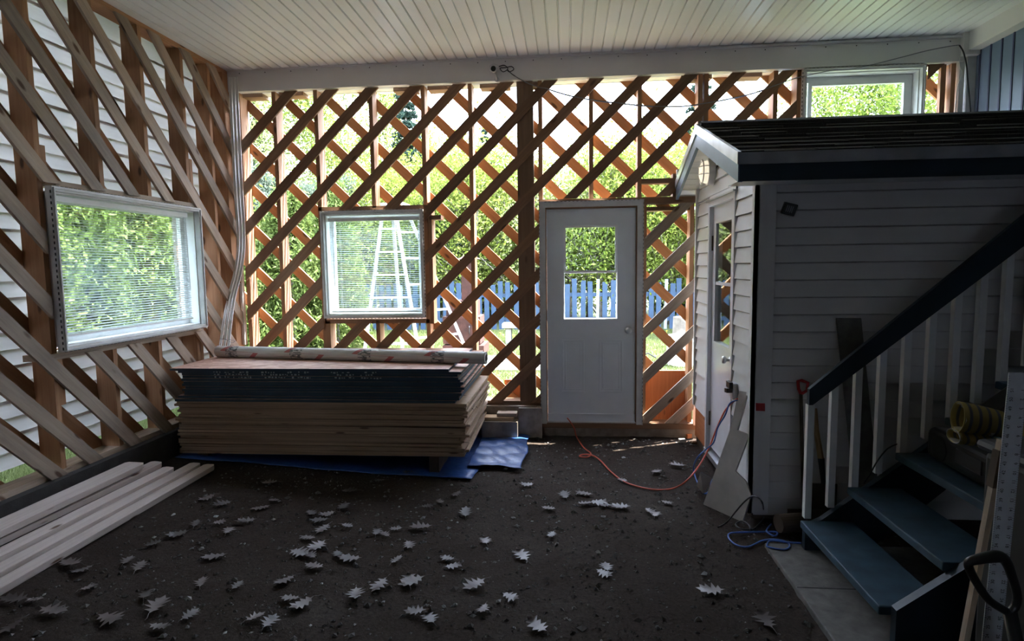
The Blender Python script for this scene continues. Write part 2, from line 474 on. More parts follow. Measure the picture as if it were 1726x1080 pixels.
# back wall: framing with boards on both faces
wb = empty('wall_back', (0, D, 0), kind='structure', label='open stud wall with diagonal lattice boards on both faces')
def wpart(name, mb, m_, root, **k):
    o = mb.build(name, m_); o.parent = root; o.location = -root.location; return o
def pbox(name, m_, root, *b):
    return wpart(name, MB().box(*b), m_, root)
W2 = (-2.365, -1.355, 1.16, 2.195)
W3 = (2.08, 3.10, 2.30, 3.335)
SD = .14
for x, z0, z1 in [(-3.17, .35, BEAM_Z), (-2.815, .35, BEAM_Z), (-2.40, .35, BEAM_Z), (-1.86, .35, 1.13), (-1.86, 2.22, BEAM_Z), (-1.357, .35, BEAM_Z),
                  (-.908, .35, BEAM_Z), (-.255, .0, BEAM_Z), (.215, 2.26, BEAM_Z), (.655, 2.26, BEAM_Z), (1.19, 2.26, BEAM_Z), (.705, .15, 2.2),
                  (1.135, .15, 2.2), (1.245, 1.4, BEAM_Z), (1.845, 2.0, BEAM_Z), (2.045, 2.0, BEAM_Z), (3.33, 2.0, BEAM_Z)]:
    pbox('stud', M['stud'], wb, x, x+.038, D, D+SD, z0, z1)
pbox('jack_stud', M['stud'], wb, -1.318, -1.28, D, D+SD, 1.10, 2.26)
pbox('jack_stud', M['stud'], wb, -2.362, -2.324, D, D+SD, .35, 1.13)
pbox('jack_stud', M['stud'], wb, 3.257, 3.30, D+.02, D+.06, 2.0, BEAM_Z)
pbox('jack_stud', M['stud'], wb, 3.10, 3.125, D-.005, D+.03, 2.0, BEAM_Z)
pbox('post', M['post'], wb, -.452, -.302, D-.0, D+SD+.02, .30, BEAM_Z)
pbox('bottom_plate', M['board'], wb, -3.2, -.255, D-.01, D+SD, .305, .345)
pbox('header', M['board'], wb, -.25, 1.20, D-.005, D+SD, 2.205, 2.262)
pbox('header', M['board'], wb, .72, 1.17, D+.02, D+SD, 2.14, 2.175)
pbox('window_sill_plate', M['board'], wb, W2[0]-.03, W2[1]+.03, D, D+SD, 1.105, 1.145)
pbox('window_header_plate', M['board'], wb, W2[0]-.03, W2[1]+.03, D, D+SD, 2.205, 2.24)
pbox('nailing_block', M['board'], wb, .69, 1.00, D, D+.09, 2.385, 2.43)
pbox('nailing_block', M['board'], wb, .975, 1.02, D, D+.12, 2.262, 2.47)
pbox('nailing_block', M['board'], wb, -1.30, -1.19, D, D+SD, 2.10, 2.14)
pbox('door_sill', M['board'], wb, -.29, 1.22, D-.02, D+SD, .085, .138)
pbox('window_header_plate', M['stud'], wb, 2.05, 3.14, D, D+SD, 3.325, BEAM_Z+.01)
for x0, x1 in [(-3.15, -2.93), (-2.76, -2.52), (-1.63, -1.40), (-1.30, -1.04), (-.80, -.52), (-.33, -.24), (1.05, 1.32), (1.52, 1.76)]:
    pbox('top_block', M['board'], wb, x0, x1, D+.05, D+.19, BEAM_Z-.028, BEAM_Z+.01)
def in_inner(x, z):
    if z > BEAM_Z or x < -3.165 or x > 3.30: return False
    if W2[0]-.005 < x < W2[1]+.005 and W2[2]-.03 < z < W2[3]+.01: return False
    if x > W3[0]-.03 and x < W3[1]+.03: return False
    if z > 2.262: return True
    if x < -.235: return z > .325
    return False
for cc in [5.958, 5.554, 5.165, 4.739, 4.33, 3.885, 3.482, 3.062, 2.64, 2.222, 1.808, 1.374, .985, .57, .15]:
    for poly, ad in lattice_pieces(2.6-cc, 2.6, .982, in_inner):
        j = rnd.uniform(0, .003)
        wpart('diagonal_board', MB().prism(poly, lambda a, b: Vector((a, D-.022-j, b)), (0, 1, 0), .021, ad), M['board'], wb)
def in_right(x, z): return .70 < x < 1.185 and .135 < z < 2.205
for cc in [1.10, .705, .275, -.158, -.569, -.84]:
    for poly, ad in lattice_pieces(.94, .94+cc, .98, in_right):
        wpart('diagonal_board', MB().prism(poly, lambda a, b: Vector((a, D-.022, b)), (0, 1, 0), .021, ad), M['grey'], wb)
def in_outer(x, z):
    if z > 3.35 or x < -3.3 or x > 3.34 or z < .31: return False
    if W2[0]+.04 < x < W2[1]-.04 and W2[2]-.02 < z < W2[3]+.01: return False
    if -.22 < x < .68 and z < 2.24: return False
    if W3[0] < x < W3[1] and z > W3[2]: return False
    if x > .6 and z < .64: return False
    if x > 1.17 and z < 2.0: return False
    return True
for k in range(-5, 16):
    cc = .152+.4205*k
    for poly, ad in lattice_pieces(cc-2.6, 2.6, -.972, in_outer):
        wpart('outer_diagonal_board', MB().prism(poly, lambda a, b: Vector((a, D+SD, b)), (0, 1, 0), .021, ad), M['outer'], wb)
pbox('plywood_infill', M['redply'], wb, .70, 1.19, D+SD+.002, D+SD+.017, .10, .62)
pbox('plywood_infill', M['redply'], wb, -.62, -.44, D+SD+.022, D+SD+.034, .30, .52)

# beam and trims
tag(MB().box(-3.22, 3.40, D-.05, D+.02, BEAM_Z, 3.56).box(-3.22, 3.40, D-.072, D-.05, 3.532, 3.55).build('trim_1', M['beam']), 'white metal clad beam across the top of the back wall', kind='structure')
tag(MB().box(-3.9, 3.9, D+.05, D+.16, BEAM_Z+.004, BEAM_Z+.03).box(-3.9, 3.9, D+.15, D+.175, BEAM_Z, BEAM_Z+.2).build('trim_2', M['white']), 'white soffit of the roof overhang outside the back wall', kind='structure')
tag(MB().box(3.36, 3.50, D-.10, D+.05, 3.38, 3.60).box(3.40, 3.5, -7.0, D-.10, 3.415, 3.60).build('trim_3', M['beam']), 'white trim board along the top of the blue wall', kind='structure')
for i in range(26):
    pass
mbs = MB()
for i in range(26):
    x = -3.1+i*.255
    mbs.box(x, x+.008, D-.053, D-.05, 3.505, 3.513)
o = mbs.build('beam_screw', M['black']); o.parent = bpy.data.objects['trim_1']; o['kind'] = 'stuff'
# corner channels
tag(MB().box(-3.215, -3.19, D-.045, D-.0, .9, 3.53).box(-3.19, -3.155, D-.03, D, 2.2, 3.36).build('trim_4', M['trimw']), 'white vinyl channel up the back left corner', kind='structure')
tag(MB().box(1.185, 1.225, D-.035, D, .13, 2.27).box(1.02, 1.225, D-.035, D, 2.262, 2.30).box(1.005, 1.03, D-.035, D, 2.27, 2.50).build('trim_5', M['trimw']), 'white vinyl channel beside the right lattice bay', kind='structure')
tag(MB().box(3.38, 3.42, D-.03, D+.02, 1.9, 3.4).box(3.43, 3.5, D-.05, D, 1.9, 3.4).build('trim_6', M['trimw']), 'white vinyl channel in the upper right corner', kind='structure')

# foundation
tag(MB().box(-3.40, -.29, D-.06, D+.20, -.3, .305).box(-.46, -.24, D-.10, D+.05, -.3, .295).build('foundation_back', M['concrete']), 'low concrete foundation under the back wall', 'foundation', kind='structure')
tag(MB().box(-.24, 1.25, D+.0, D+.20, -.3, .085).build('foundation_door', M['concrete']), 'concrete foundation under the door', 'foundation', kind='structure')
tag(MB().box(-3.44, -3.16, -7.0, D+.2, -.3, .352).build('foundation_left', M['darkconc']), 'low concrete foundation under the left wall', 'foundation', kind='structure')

# left wall
wl = empty('wall_left', (XL, 3.5, 0), kind='structure', label='open stud wall with diagonal boards and white siding behind')
W1 = (3.44, 4.945, 1.145, 2.18)
ys = [-.5, .0, .5, .98, 1.47, 1.95, 2.44, 2.93, 3.412, 3.912, 4.388, 4.882, 5.262]
for y in ys:
    segs = [(.39, 3.50)]
    if W1[0] < y < W1[1]: segs = [(.39, 1.10), (2.22, 3.50)]
    elif abs(y-3.412) < .01: segs = [(.39, 3.50)]
    for z0, z1 in segs: pbox('stud', M['stud'], wl, XL-.14, XL, y, y+.038, z0, z1)
pbox('jack_stud', M['stud'], wl, XL-.14, XL, 3.45, 3.488, .80, 1.10)
pbox('jack_stud', M['stud'], wl, XL-.09, XL, 3.45, 3.488, 2.2, 2.43)
pbox('jack_stud', M['stud'], wl, XL-.14, XL, 4.925, 4.963, .39, 2.6)
pbox('jack_stud', M['stud'], wl, XL-.14, XL, 5.50, 5.64, .39, 3.5)
pbox('bottom_plate', M['grey'], wl, XL-.14, XL, -7.0, D, .352, .39)
pbox('top_plate', M['stud'], wl, XL-.14, XL, -7.0, D, 3.50, 3.54)
pbox('window_sill_plate', M['grey'], wl, XL-.14, XL+.005, W1[0]-.09, W1[1]+.03, 1.095, 1.135)
pbox('window_header_plate', M['grey'], wl, XL-.14, XL+.005, W1[0]+.1, W1[1]+.03, 2.19, 2.225)
def in_linner(y, z):
    if z > 3.50 or z < .355 or y > 5.60 or y < .2: return False
    if W1[0]-.01 < y < W1[1]+.01 and W1[2]-.03 < z < W1[3]+.02: return False
    return True
for y, z in [(5.435, 3.36), (5.235, 3.17), (5.015, 2.995), (4.62, 3.05), (4.37, 2.88), (4.085, 2.765), (3.765, 2.68), (3.545, 2.545), (3.32, 2.385),
             (3.275, 1.985), (3.255, 1.6), (3.32, 1.14), (3.34, .71), (3.195, .545), (2.7, .63), (2.3, .63)]:
    for poly, ad in lattice_pieces(y, z, -1.06, in_linner):
        j = rnd.uniform(0, .003)
        wpart('diagonal_board', MB().prism(poly, lambda a, b: Vector((XL+.001+j, a, b)), (1, 0, 0), .022, ad), M['grey'], wl)
def in_louter(y, z):
    if z > 3.50 or z < .36 or y > 5.62 or y < .2: return False
    if W1[0]+.03 < y < W1[1]-.03 and W1[2] < z < W1[3]: return False
    return True
for k in range(-2, 13):
    c = 3.95+.396*k; z = 2.0
    for poly, ad in lattice_pieces(c-z, z, -1.04, in_louter):
        wpart('outer_diagonal_board', MB().prism(poly, lambda a, b: Vector((XL-.162, a, b)), (1, 0, 0), .021, ad), M['stud'], wl)
# siding, inner face seen between the studs (bottom course missing)
mb = MB(); z = .44; yy0, yy1 = 2.0, D+.16; xo = XL-.20
def sid_strip(mb, y0, y1, z, zt, x):
    h = .105; k = 0
    while z < zt-.01:
        z2 = min(z+h, zt)
        pr = [(x-.016, z), (x, z2)] if k % 2 == 0 else [(x-.016, z), (x, z2)]
        vs = [(pr[0][0], y0, pr[0][1]), (pr[0][0], y1, pr[0][1]), (pr[1][0], y1, pr[1][1]), (pr[1][0], y0, pr[1][1]),
              (x-.016, y0, z2), (x-.016, y1, z2)]
        mb.add(vs, [(0, 1, 2, 3), (3, 2, 5, 4)])
        if k % 2 == 1:      # locking hem on the back of each panel
            mb.box(x, x+.012, y0, y1, z2-.012, z2+.006)
        z = z2; k += 1
sid_strip(mb, yy0, W1[0]+.17, .44, 3.56, xo)
sid_strip(mb, W1[1]-.0, yy1, .44, 3.56, xo)
sid_strip(mb, W1[0]+.17, W1[1]-.0, .44, 1.175, xo)
sid_strip(mb, W1[0]+.17, W1[1]-.0, 2.12, 3.56, xo)
wpart('siding', mb, M['vsiding'], wl)
pbox('sheathing', M['dirtw'], wl, XL-.20, XL-.165, -7.0, 2.0, .36, 3.56)  # unseen dark panel, added to keep siding light off the foreground

# right (house) wall, rear wall: close the unseen far end, apart from an added light opening
wr = empty('wall_right', (3.5, 2, 0), kind='structure', label='blue board and batten wall of the house')
pbox('cladding', M['housew'], wr, 3.5, 3.6, -7.0, D+.1, -.2, 3.56)
mb = MB(); y = -1.5
while y < D:
    mb.box(3.494, 3.502, y, y+.016, .2, 3.43); y += .128
wpart('batten_groove', mb, M['groove'], wr)
tag(MB().box(-3.45, 3.6, -7.1, -7.0, -.2, 1.4).box(-3.45, 3.6, -7.1, -7.0, 2.1, 3.7).box(-3.45, -1.0, -7.1, -7.0, 1.4, 2.1).box(-.4, 3.6, -7.1, -7.0, 1.4, 2.1).build('wall_rear', plain('rear wall boards', (.05, .05, .05), .8)), 'dark unseen wall behind the viewer with an added daylight opening', kind='structure')  # small unseen opening added so daylight lifts the camera-facing surfaces

# ------------------------------------------------------------------ windows
def frame_rect(mb, to3, a0, a1, b0, b1, w, dep0, dep1, mi=0):
    """rectangular ring, to3(a,b,d)->Vector"""
    for (p0, p1, q0, q1) in ((a0, a1, b0, b0+w), (a0, a1, b1-w, b1), (a0, a0+w, b0+w, b1-w), (a1-w, a1, b0+w, b1-w)):
        o = to3(p0, q0, dep0)
        mb.obox(o, to3(p1, q0, dep0)-o, to3(p0, q1, dep0)-o, to3(p0, q0, dep1)-o, mi)
def window(name, to3, a0, a1, b0, b1, lab, sash_split=True, out=.10):
    root = empty(name, to3((a0+a1)/2, b0, 0), kind='structure', label=lab)
    def P_(n, mb, m_, bev=0):
        o = mb.build(n, m_, bevel=bev); o.parent = root; o.location = -root.location; return o
    mb = MB(); frame_rect(mb, to3, a0, a1, b0, b1, .030, -.045, .0); frame_rect(mb, to3, a0+.008, a1-.008, b0+.008, b1-.008, .008, -.055, -.045)
    P_('window_frame', mb, M['trimw'])
    mb = MB()      # perforated nailing flange slots
    n = int((a1-a0)/.035)
    for i in range(n):
        a = a0+.01+i*(a1-a0-.02)/n
        for b in (b1-.001, b0-.004):
            o = to3(a, b, -.040); mb.obox(o, to3(a+.018, b, -.040)-o, to3(a, b+.005, -.040)-o, to3(a, b, -.034)-o)
    n = int((b1-b0)/.035)
    for i in range(n):
        b = b0+.01+i*(b1-b0-.02)/n
        for a in (a0-.004, a1-.001):
            o = to3(a, b, -.040); mb.obox(o, to3(a, b+.018, -.040)-o, to3(a+.005, b, -.040)-o, to3(a, b, -.034)-o)
    P_('flange_slots', mb, M['blackm'])
    mb = MB(); frame_rect(mb, to3, a0+.028, a1-.028, b0+.028, b1-.028, .012, .0, out+.02); P_('jamb', mb, M['white'])
    mb = MB(); frame_rect(mb, to3, a0+.04, a1-.04, b0+.04, b1-.04, .045, out-.005, out+.03)
    P_('sash', mb, M['white'])
    mb = MB(); o = to3(a0+.08, b0+.08, out+.012); mb.obox(o, to3(a1-.08, b0+.08, out+.012)-o, to3(a0+.08, b1-.08, out+.012)-o, to3(a0+.08, b0+.08, out+.015)-o)
    P_('glass_pane', mb, M['glass'])
    return root, P_
to_left = lambda a, b, d: Vector((XL+.02-d, a, b))
to_back = lambda a, b, d: Vector((a, D-.005+d, b))
w1, p1 = window('window_1', to_left, W1[0], W1[1], W1[2], W1[3], 'large white window in the left wall')
w2, p2 = window('window_2', to_back, W2[0], W2[1], W2[2], W2[3], 'square white window in the lattice wall')
w3, p3 = window('window_3', to_back, W3[0], W3[1], W3[2], W3[3], 'white window high above the shed roof')
mb = MB(); frame_rect(mb, to_back, W3[0]+.09, W3[1]-.09, W3[2]+.09, W3[3]-.09, .03, .07, .10); p3('inner_sash', mb, M['white'])
# window blinds
def blind(label, to3, a0, a1, b0, b1, wand_a, slat=.019, dep=.03, tilt=.25, n=None, drop=1.0):
    root = empty('window_blind', to3((a0+a1)/2, b0, dep), label=label, cat='blind')
    def P_(nm, mb, m_):
        o = mb.build(nm, m_); o.parent = root; o.location = -root.location; return o
    def bx(mb, aa0, aa1, bb0, bb1, d0, d1):
        o = to3(aa0, bb0, d0); mb.obox(o, to3(aa1, bb0, d0)-o, to3(aa0, bb1, d0)-o, to3(aa0, bb0, d1)-o)
    mb = MB(); bx(mb, a0, a1, b1-.035, b1, dep-.015, dep+.018); P_('head_rail', mb, M['white'])
    mb = MB(); bx(mb, a0, a1, b0, b0+.012, dep-.012, dep+.014); P_('bottom_rail', mb, M['white'])
    mb = MB(); z = b0+.02
    hw = .0125; 
    while z < b1-.045:
        p = []
        for dd, dz in ((-hw, -hw*tilt), (0, .0022), (hw, hw*tilt)):
            p += [to3(a0+.004, z+dz, dep+dd), to3(a1-.004, z+dz, dep+dd)]
        mb.add(p, [(0, 1, 3, 2), (2, 3, 5, 4)]); z += slat
    P_('slats', mb, M['slat'])
    for f in (.12, .5, .88):
        a = a0+(a1-a0)*f; mb = MB()
        for dd in (-.014, .014): mb.tube([to3(a, b0, dep+dd), to3(a, b1-.03, dep+dd)], .0008, 4)
        P_('ladder_cord', mb, M['trimw'])
    mb = MB(); mb.tube([to3(wand_a, b1-.04, dep-.022), to3(wand_a+.004, b1-.72*(b1-b0), dep-.026)], .0035, 6); P_('tilt_wand', mb, M['trimw'])
    return root
def m_slat():
    mt = bpy.data.materials.new('blind slat'); mt.use_nodes = True; nt = mt.node_tree; nt.nodes.clear()
    o = N(nt, 'ShaderNodeOutputMaterial'); oc = N(nt, 'ShaderNodeTexCoord').outputs['Object']
    c = ramp(nt, noise(nt, oc, 5, 3), [(.3, (.66, .70, .72)), (.7, (.72, .76, .78))])
    d = N(nt, 'ShaderNodeBsdfDiffuse'); t = N(nt, 'ShaderNodeBsdfTranslucent'); mx = N(nt, 'ShaderNodeMixShader'); mx.inputs[0].default_value = .25
    nt.links.new(c, d.inputs[0]); nt.links.new(c, t.inputs[0]); nt.links.new(d.outputs[0], mx.inputs[1]); nt.links.new(t.outputs[0], mx.inputs[2])
    nt.links.new(mx.outputs[0], o.inputs[0]); return mt
M['slat'] = m_slat()
blind('open horizontal blind in the left wall window', to_left, W1[0]+.045, W1[1]-.10, W1[2]+.085, W1[3]-.05, W1[1]-.14, slat=.0185)
blind('open horizontal blind in the back wall window', to_back, W2[0]+.055, W2[1]-.05, W2[2]+.055, W2[3]-.06, W2[0]+.10, slat=.0185, tilt=-.1)

# ------------------------------------------------------------------ back door
d1 = empty('door_1', (.23, D, .14), kind='structure', label='grey white exterior door with half window')
def d1p(n, mb, m_, bev=0, par=None, smooth=False):
    o = mb.build(n, m_, bevel=bev, smooth=smooth)
    if par is None: o.parent = d1; o.location = -d1.location
    else: o.parent = par
    return o
mb = MB(); 
for b in ((-.245, -.195, .13, 2.23), (.655, .705, .13, 2.23), (-.195, .655, 2.185, 2.23)): mb.box(b[0], b[1], D-.04, D-.0, b[2], b[3])
for b in ((-.252, -.245, .13, 2.24), (.705, .712, .13, 2.24), (-.252, .712, 2.23, 2.24)): mb.box(b[0], b[1], D-.05, D-.0, b[2], b[3])
d1p('door_casing', mb, M['trimw'])
mb = MB()
for i in range(56):
    z = .16+i*.037
    for x in (-.249, .708): mb.box(x-.002, x+.002, D-.0515, D-.049, z, z+.018)
for i in range(24):
    x = -.2+i*.037; mb.box(x, x+.018, D-.0515, D-.049, 2.233, 2.237)
d1p('flange_slots', mb, M['blackm'])
mb = MB()
for b in ((-.195, -.186, .145, 2.185), (.645, .655, .145, 2.185), (-.195, .655, 2.172, 2.185)): mb.box(b[0], b[1], D-.02, D+.06, b[2], b[3])
d1p('jamb_edge', mb, M['board'])
x0, x1, z0, z1 = -.184, .643, .155, 2.170; gx0, gx1, gz0, gz1 = -.045, .495, 1.125, 2.03
mb = MB()
for b in ((x0, gx0, z0, z1), (gx1, x1, z0, z1), (gx0, gx1, z0, gz0), (gx0, gx1, gz1, z1)): mb.box(b[0], b[1], D, D+.044, b[2], b[3])
slab = d1p('door_slab', mb, M['door'])
mb = MB(); tb = lambda a, b, d: Vector((a, D+d, b))
frame_rect(mb, tb, gx0-.006, gx1+.006, gz0-.012, gz1+.012, .028, -.012, .05)
d1p('window_surround', mb, M['door'])
mb = MB(); frame_rect(mb, tb, gx0+.022, gx1-.022, 1.575, gz1-.016, .018, .002, .02); mb.box(.10, .34, D-.006, D+.004, 1.578, 1.594)
d1p('upper_sash', mb, M['white'])
mb = MB(); frame_rect(mb, tb, gx0+.022, gx1-.022, gz0+.012, 1.575, .006, .018, .034); d1p('lower_sash', mb, M['white'])
mb = MB().box(gx0+.02, gx1-.02, D+.010, D+.013, 1.58, gz1-.02); d1p('upper_glass', mb, M['glass'])
for nx, (a, b) in enumerate(((-.045, .165), (.305, .53))):
    mb = MB(); frame_rect(mb, tb, a, b, .43, .94, .016, -.011, .002); frame_rect(mb, tb, a+.03, b-.03, .46, .91, .010, -.005, .002)
    d1p('door_panel', mb, M['door'], .003)
d1p('door_sweep', MB().box(x0, x1, D-.012, D+.0, .145, .225).box(x0, x1, D-.018, D-.012, .215, .225), M['door'])
d1p('threshold', MB().box(-.19, .65, D-.02, D+.12, .135, .150), M['trimw'])
def lathe(c, axis, prof, seg=20):
    mb = MB(); a = Vector(axis).normalized(); u = a.orthogonal().normalized(); v = a.cross(u); vs = []; fs = []
    for t, r in prof:
        for k in range(seg):
            an = 2*PI*k/seg; vs.append(Vector(c)+a*t+(u*math.cos(an)+v*math.sin(an))*r)
    for i in range(len(prof)-1):
        for k in range(seg):
            k2 = (k+1) % seg; fs.append((i*seg+k, i*seg+k2, (i+1)*seg+k2, (i+1)*seg+k))
    fs.append(list(range(seg))[::-1]); fs.append([(len(prof)-1)*seg+k for k in range(seg)])
    return mb.add(vs, fs)
d1p('knob', lathe((.579, D, 1.03), (0, -1, 0), [(0, .034), (.006, .034), (.01, .014), (.03, .012), (.036, .024), (.048, .029), (.058, .026), (.062, .012)]), M['metal'], smooth=True)
for z in (.55, 1.12, 1.92): d1p('hinge', MB().box(-.19, -.182, D-.012, D+.0, z, z+.10), M['metal'])

# ------------------------------------------------------------------ shed (vestibule) with its own door
SX, SY = 1.18, 3.83
sh = empty('entry_shed', (2.3, SY, .05), label='white vinyl sided entry shed with a dark shingled roof, built against the lattice wall', cat='shed')
def shp(n, mb, m_, par=None, bev=0, smooth=False):
    o = mb.build(n, m_, bevel=bev, smooth=smooth)
    if par is None: o.parent = sh; o.location = -sh.location
    else: o.parent = par
    return o
def lap(mb, p0, p1, z, zt, out, h=.107, lip=.018):
    """clapboard courses between p0 and p1 (xy), out = outward normal"""
    o_ = Vector(out)
    while z < zt-.005:
        z2 = min(z+h, zt); a = Vector((p0[0], p0[1], 0)); b = Vector((p1[0], p1[1], 0))
        q = [a+o_*lip+Vector((0, 0, z-.012)), b+o_*lip+Vector((0, 0, z-.012)), b+o_*.002+Vector((0, 0, z2-.020)), a+o_*.002+Vector((0, 0, z2-.020)), b-o_*.012+Vector((0, 0, z2-.010)), a-o_*.012+Vector((0, 0, z2-.010)), a-o_*.012+Vector((0, 0, z-.010)), b-o_*.012+Vector((0, 0, z-.010))]
        mb.add(q, [(0, 1, 2, 3), (3, 2, 4, 5), (6, 7, 1, 0)]); z = z2
mb = MB(); lap(mb, (SX+.09, SY), (3.49, SY), .055, 2.14, (0, -1, 0)); mb.box(SX+.02, 3.49, SY+.014, SY+.05, .02, 2.20)
shp('front_siding', mb, M['shedsid'])
DY0, DY1 = 4.27, 5.04       # door opening in the left face
mb = MB(); lap(mb, (SX, SY+.02), (SX, DY0), .055, 2.20, (-1, 0, 0)); lap(mb, (SX, DY1), (SX, 5.47), .36, 2.20, (-1, 0, 0))
lap(mb, (SX, DY0), (SX, DY1), 2.16, 2.27, (-1, 0, 0))
# gable triangle
rz = lambda y: 2.69-.366*abs(y-4.76)
y = SY; zz = 2.20
while zz < 2.52:
    hw = max(0, (2.66-zz-.11)/.366-.02); lap(mb, (SX, max(SY+.02, 4.76-hw)), (SX, min(5.47, 4.76+hw)), zz, min(zz+.107, 2.62), (-1, 0, 0)); zz += .107
mb.box(SX+.014, SX+.05, SY+.03, DY0, .03, 2.3).box(SX+.014, SX+.05, DY1, 5.56, .36, 2.3).box(SX+.014, SX+.05, DY0, DY1, 2.14, 2.3)
shp('side_siding', mb, M['shedsid'])
shp('corner_post', MB().box(SX-.022, SX+.10, SY-.022, SY+.002, .045, 2.20).box(SX-.022, SX+.002, SY-.022, SY+.05, .045, 2.20), M['shedsid'])
shp('corner_channel', MB().box(SX-.03, SX+.01, 5.47, 5.50, .36, 2.3), M['trimw'])
shp('sheathing', MB().box(SX+.01, SX+.04, 5.04, 5.56, .05, .37), M['redply'])
shp('end_wall', MB().box(3.40, 3.45, SY, 5.6, .0, 2.2), M['dirtw'])
shp('floor_skirt', MB().box(SX+.01, 3.45, SY+.02, 5.5, -.1, .06), M['dirtw'])
shp('back_wall', MB().box(SX+.05, 3.45, 5.50, 5.53, .06, 2.35), M['dirtw'])
# roof planes
XR0, XR1 = 1.0, 3.49; YF, YR, YB = 3.615, 4.76, 5.60; ZR = 2.69; SL = .366
mb = MB(); n = 9; L = (YR-YF)
for side in (0, 1):
    ln = (YR-YF) if side == 0 else (YB-YR); nn = n if side == 0 else 6
    for i in range(nn):
        ya = ln*(1-i/nn); yb = ln*(1-(i+1)/nn)
        y0 = YR-ya if side == 0 else YR+ya; y1 = YR-yb if side == 0 else YR+yb
        z0 = ZR-SL*ya; z1 = ZR-SL*yb; r2 = random.Random(i+side*20); x = XR0+.012-r2.random()*.2
        xs = [XR0+.012]
        while x < XR1:
            x += .3 if True else 0
            if x > XR0+.05: xs.append(min(x, XR1))
        for a, b in zip(xs[:-1], xs[1:]):
            t = .018+r2.choice((0, .004, .008))
            g = .004
            vs = [(a, y0, z0), (b-g, y0, z0), (b-g, y1, z1), (a, y1, z1), (a, y0, z0+t), (b-g, y0, z0+t), (b-g, y1, z1+.006), (a, y1, z1+.006)]
            f = [(0, 1, 5, 4), (4, 5, 6, 7), (1, 2, 6, 5), (3, 0, 4, 7), (3, 2, 1, 0)]
            if side: f = [q[::-1] for q in f]
            mb.add(vs, f)
shp('shingles', mb, M['shingle'])
shp('ridge_cap', MB().obox((XR0+.01, YR-.10, ZR-.020), (XR1-XR0-.01, 0, 0), (0, .10, .0366), (0, 0, .022)).obox((XR0+.01, YR, ZR+.0166), (XR1-XR0-.01, 0, 0), (0, .10, -.0366), (0, 0, .022)), M['shingle'])
shp('roof_deck', MB().obox((XR0+.01, YF+.01, ZR-SL*(YR-YF-.01)-.03), (XR1-XR0-.01, 0, 0), (0, YR-YF-.01, SL*(YR-YF-.01)), (0, 0, .026)).obox((XR0+.01, YR, ZR-.03), (XR1-XR0-.01, 0, 0), (0, YB-YR, -SL*(YB-YR)), (0, 0, .026)), M['dirtw'])
zf = ZR-SL*(YR-YF)
shp('drip_edge', MB().box(XR0, XR1, YF-.012, YF+.0, zf-.055, zf+.012), M['strip'])
shp('fascia', MB().box(XR0+.004, XR1, YF-.002, YF+.02, zf-.150, zf-.05), M['navy'])
# rake boards on the gable
def rake(y0, z0, y1, z1, h0, h1, x0, x1):
    return MB().obox((x0, y0, z0+h0), (x1-x0, 0, 0), (0, y1-y0, z1-z0), (0, 0, h1-h0))
mb = rake(YF-.012, zf, YR, ZR, -.055, .016, XR0-.012, XR0+.01)
q = rake(YR, ZR, YB, ZR-SL*(YB-YR), -.055, .016, XR0-.012, XR0+.01); mb.add(q.v, q.f, None)
shp('rake_edge', mb, M['strip'])
mb = rake(YF, zf, YR, ZR, -.155, -.05, XR0-.004, XR0+.02)
q = rake(YR, ZR, YB, ZR-SL*(YB-YR), -.155, -.05, XR0-.004, XR0+.02); mb.add(q.v, q.f, None)
shp('rake_board', mb, plain('blue grey rake paint', (.10, .16, .25), .42, var=.1))
# gable soffit: ribbed panels under both rakes
mb = MB()
for (ya, za, yb, zb) in ((YF, zf, YR, ZR), (YR, ZR, YB, ZR-SL*(YB-YR))):
    n = 9; 
    for i in range(n):
        t0, t1 = i/n, (i+.9)/n; P0 = (ya+(yb-ya)*t0, za+(zb-za)*t0-.118); P1 = (ya+(yb-ya)*t1, za+(zb-za)*t1-.118)
        mb.obox((XR0+.02, P0[0], P0[1]), (SX-XR0-.02, 0, 0), (0, P1[0]-P0[0], P1[1]-P0[1]), (0, 0, .008))
    mb.obox((XR0+.02, ya, za-.110), (SX-XR0-.02, 0, 0), (0, yb-ya, zb-za), (0, 0, .006))
mb.box(XR0, XR1, YF+.02, SY+.02, zf-.150, zf-.142)
shp('soffit', mb, M['ceil'])
# shed door
DX = SX+.012
dr = shp('shed_door', MB().box(DX, DX+.035, DY0+.04, DY1-.04, .13, 1.02).box(DX, DX+.035, DY0+.04, DY1-.04, 1.965, 2.10).box(DX, DX+.035, DY0+.04, DY0+.135, 1.02, 1.965).box(DX, DX+.035, DY1-.175, DY1-.04, 1.02, 1.965), M['door2'])
ts = lambda a, b, d: Vector((DX+d, a, b))
mb = MB(); frame_rect(mb, ts, DY0+.115, DY1-.155, 1.0, 1.985, .025, -.014, .04); mb.box(DX-.008, DX+.03, DY0+.13, DY1-.17, 1.478, 1.502)
shp('window_surround', mb, M['door2'], par=dr)
shp('glass_pane', MB().box(DX+.010, DX+.014, DY0+.13, DY1-.17, 1.02, 1.48).box(DX-.002, DX+.002, DY0+.13, DY1-.17, 1.50, 1.965), M['glass'], par=dr)
shp('knob', lathe((DX, 4.49-.08, .945), (-1, 0, 0), [(0, .030), (.006, .030), (.01, .012), (.034, .011), (.04, .024), (.052, .028), (.062, .024), (.066, .01)]), M['metal'], par=dr, smooth=True)
for z in (.30, 1.75): shp('hinge', MB().box(DX-.012, DX+.002, DY1-.05, DY1-.035, z, z+.12), M['dirtw'], par=dr)
mb = MB()
for b in ((DY0, DY0+.04, .10, 2.14), (DY1-.04, DY1, .10, 2.14), (DY0+.04, DY1-.04, 2.10, 2.14)): mb.box(SX-.022, SX+.03, b[0], b[1], b[2], b[3])
shp('door_frame', mb, M['door2'])
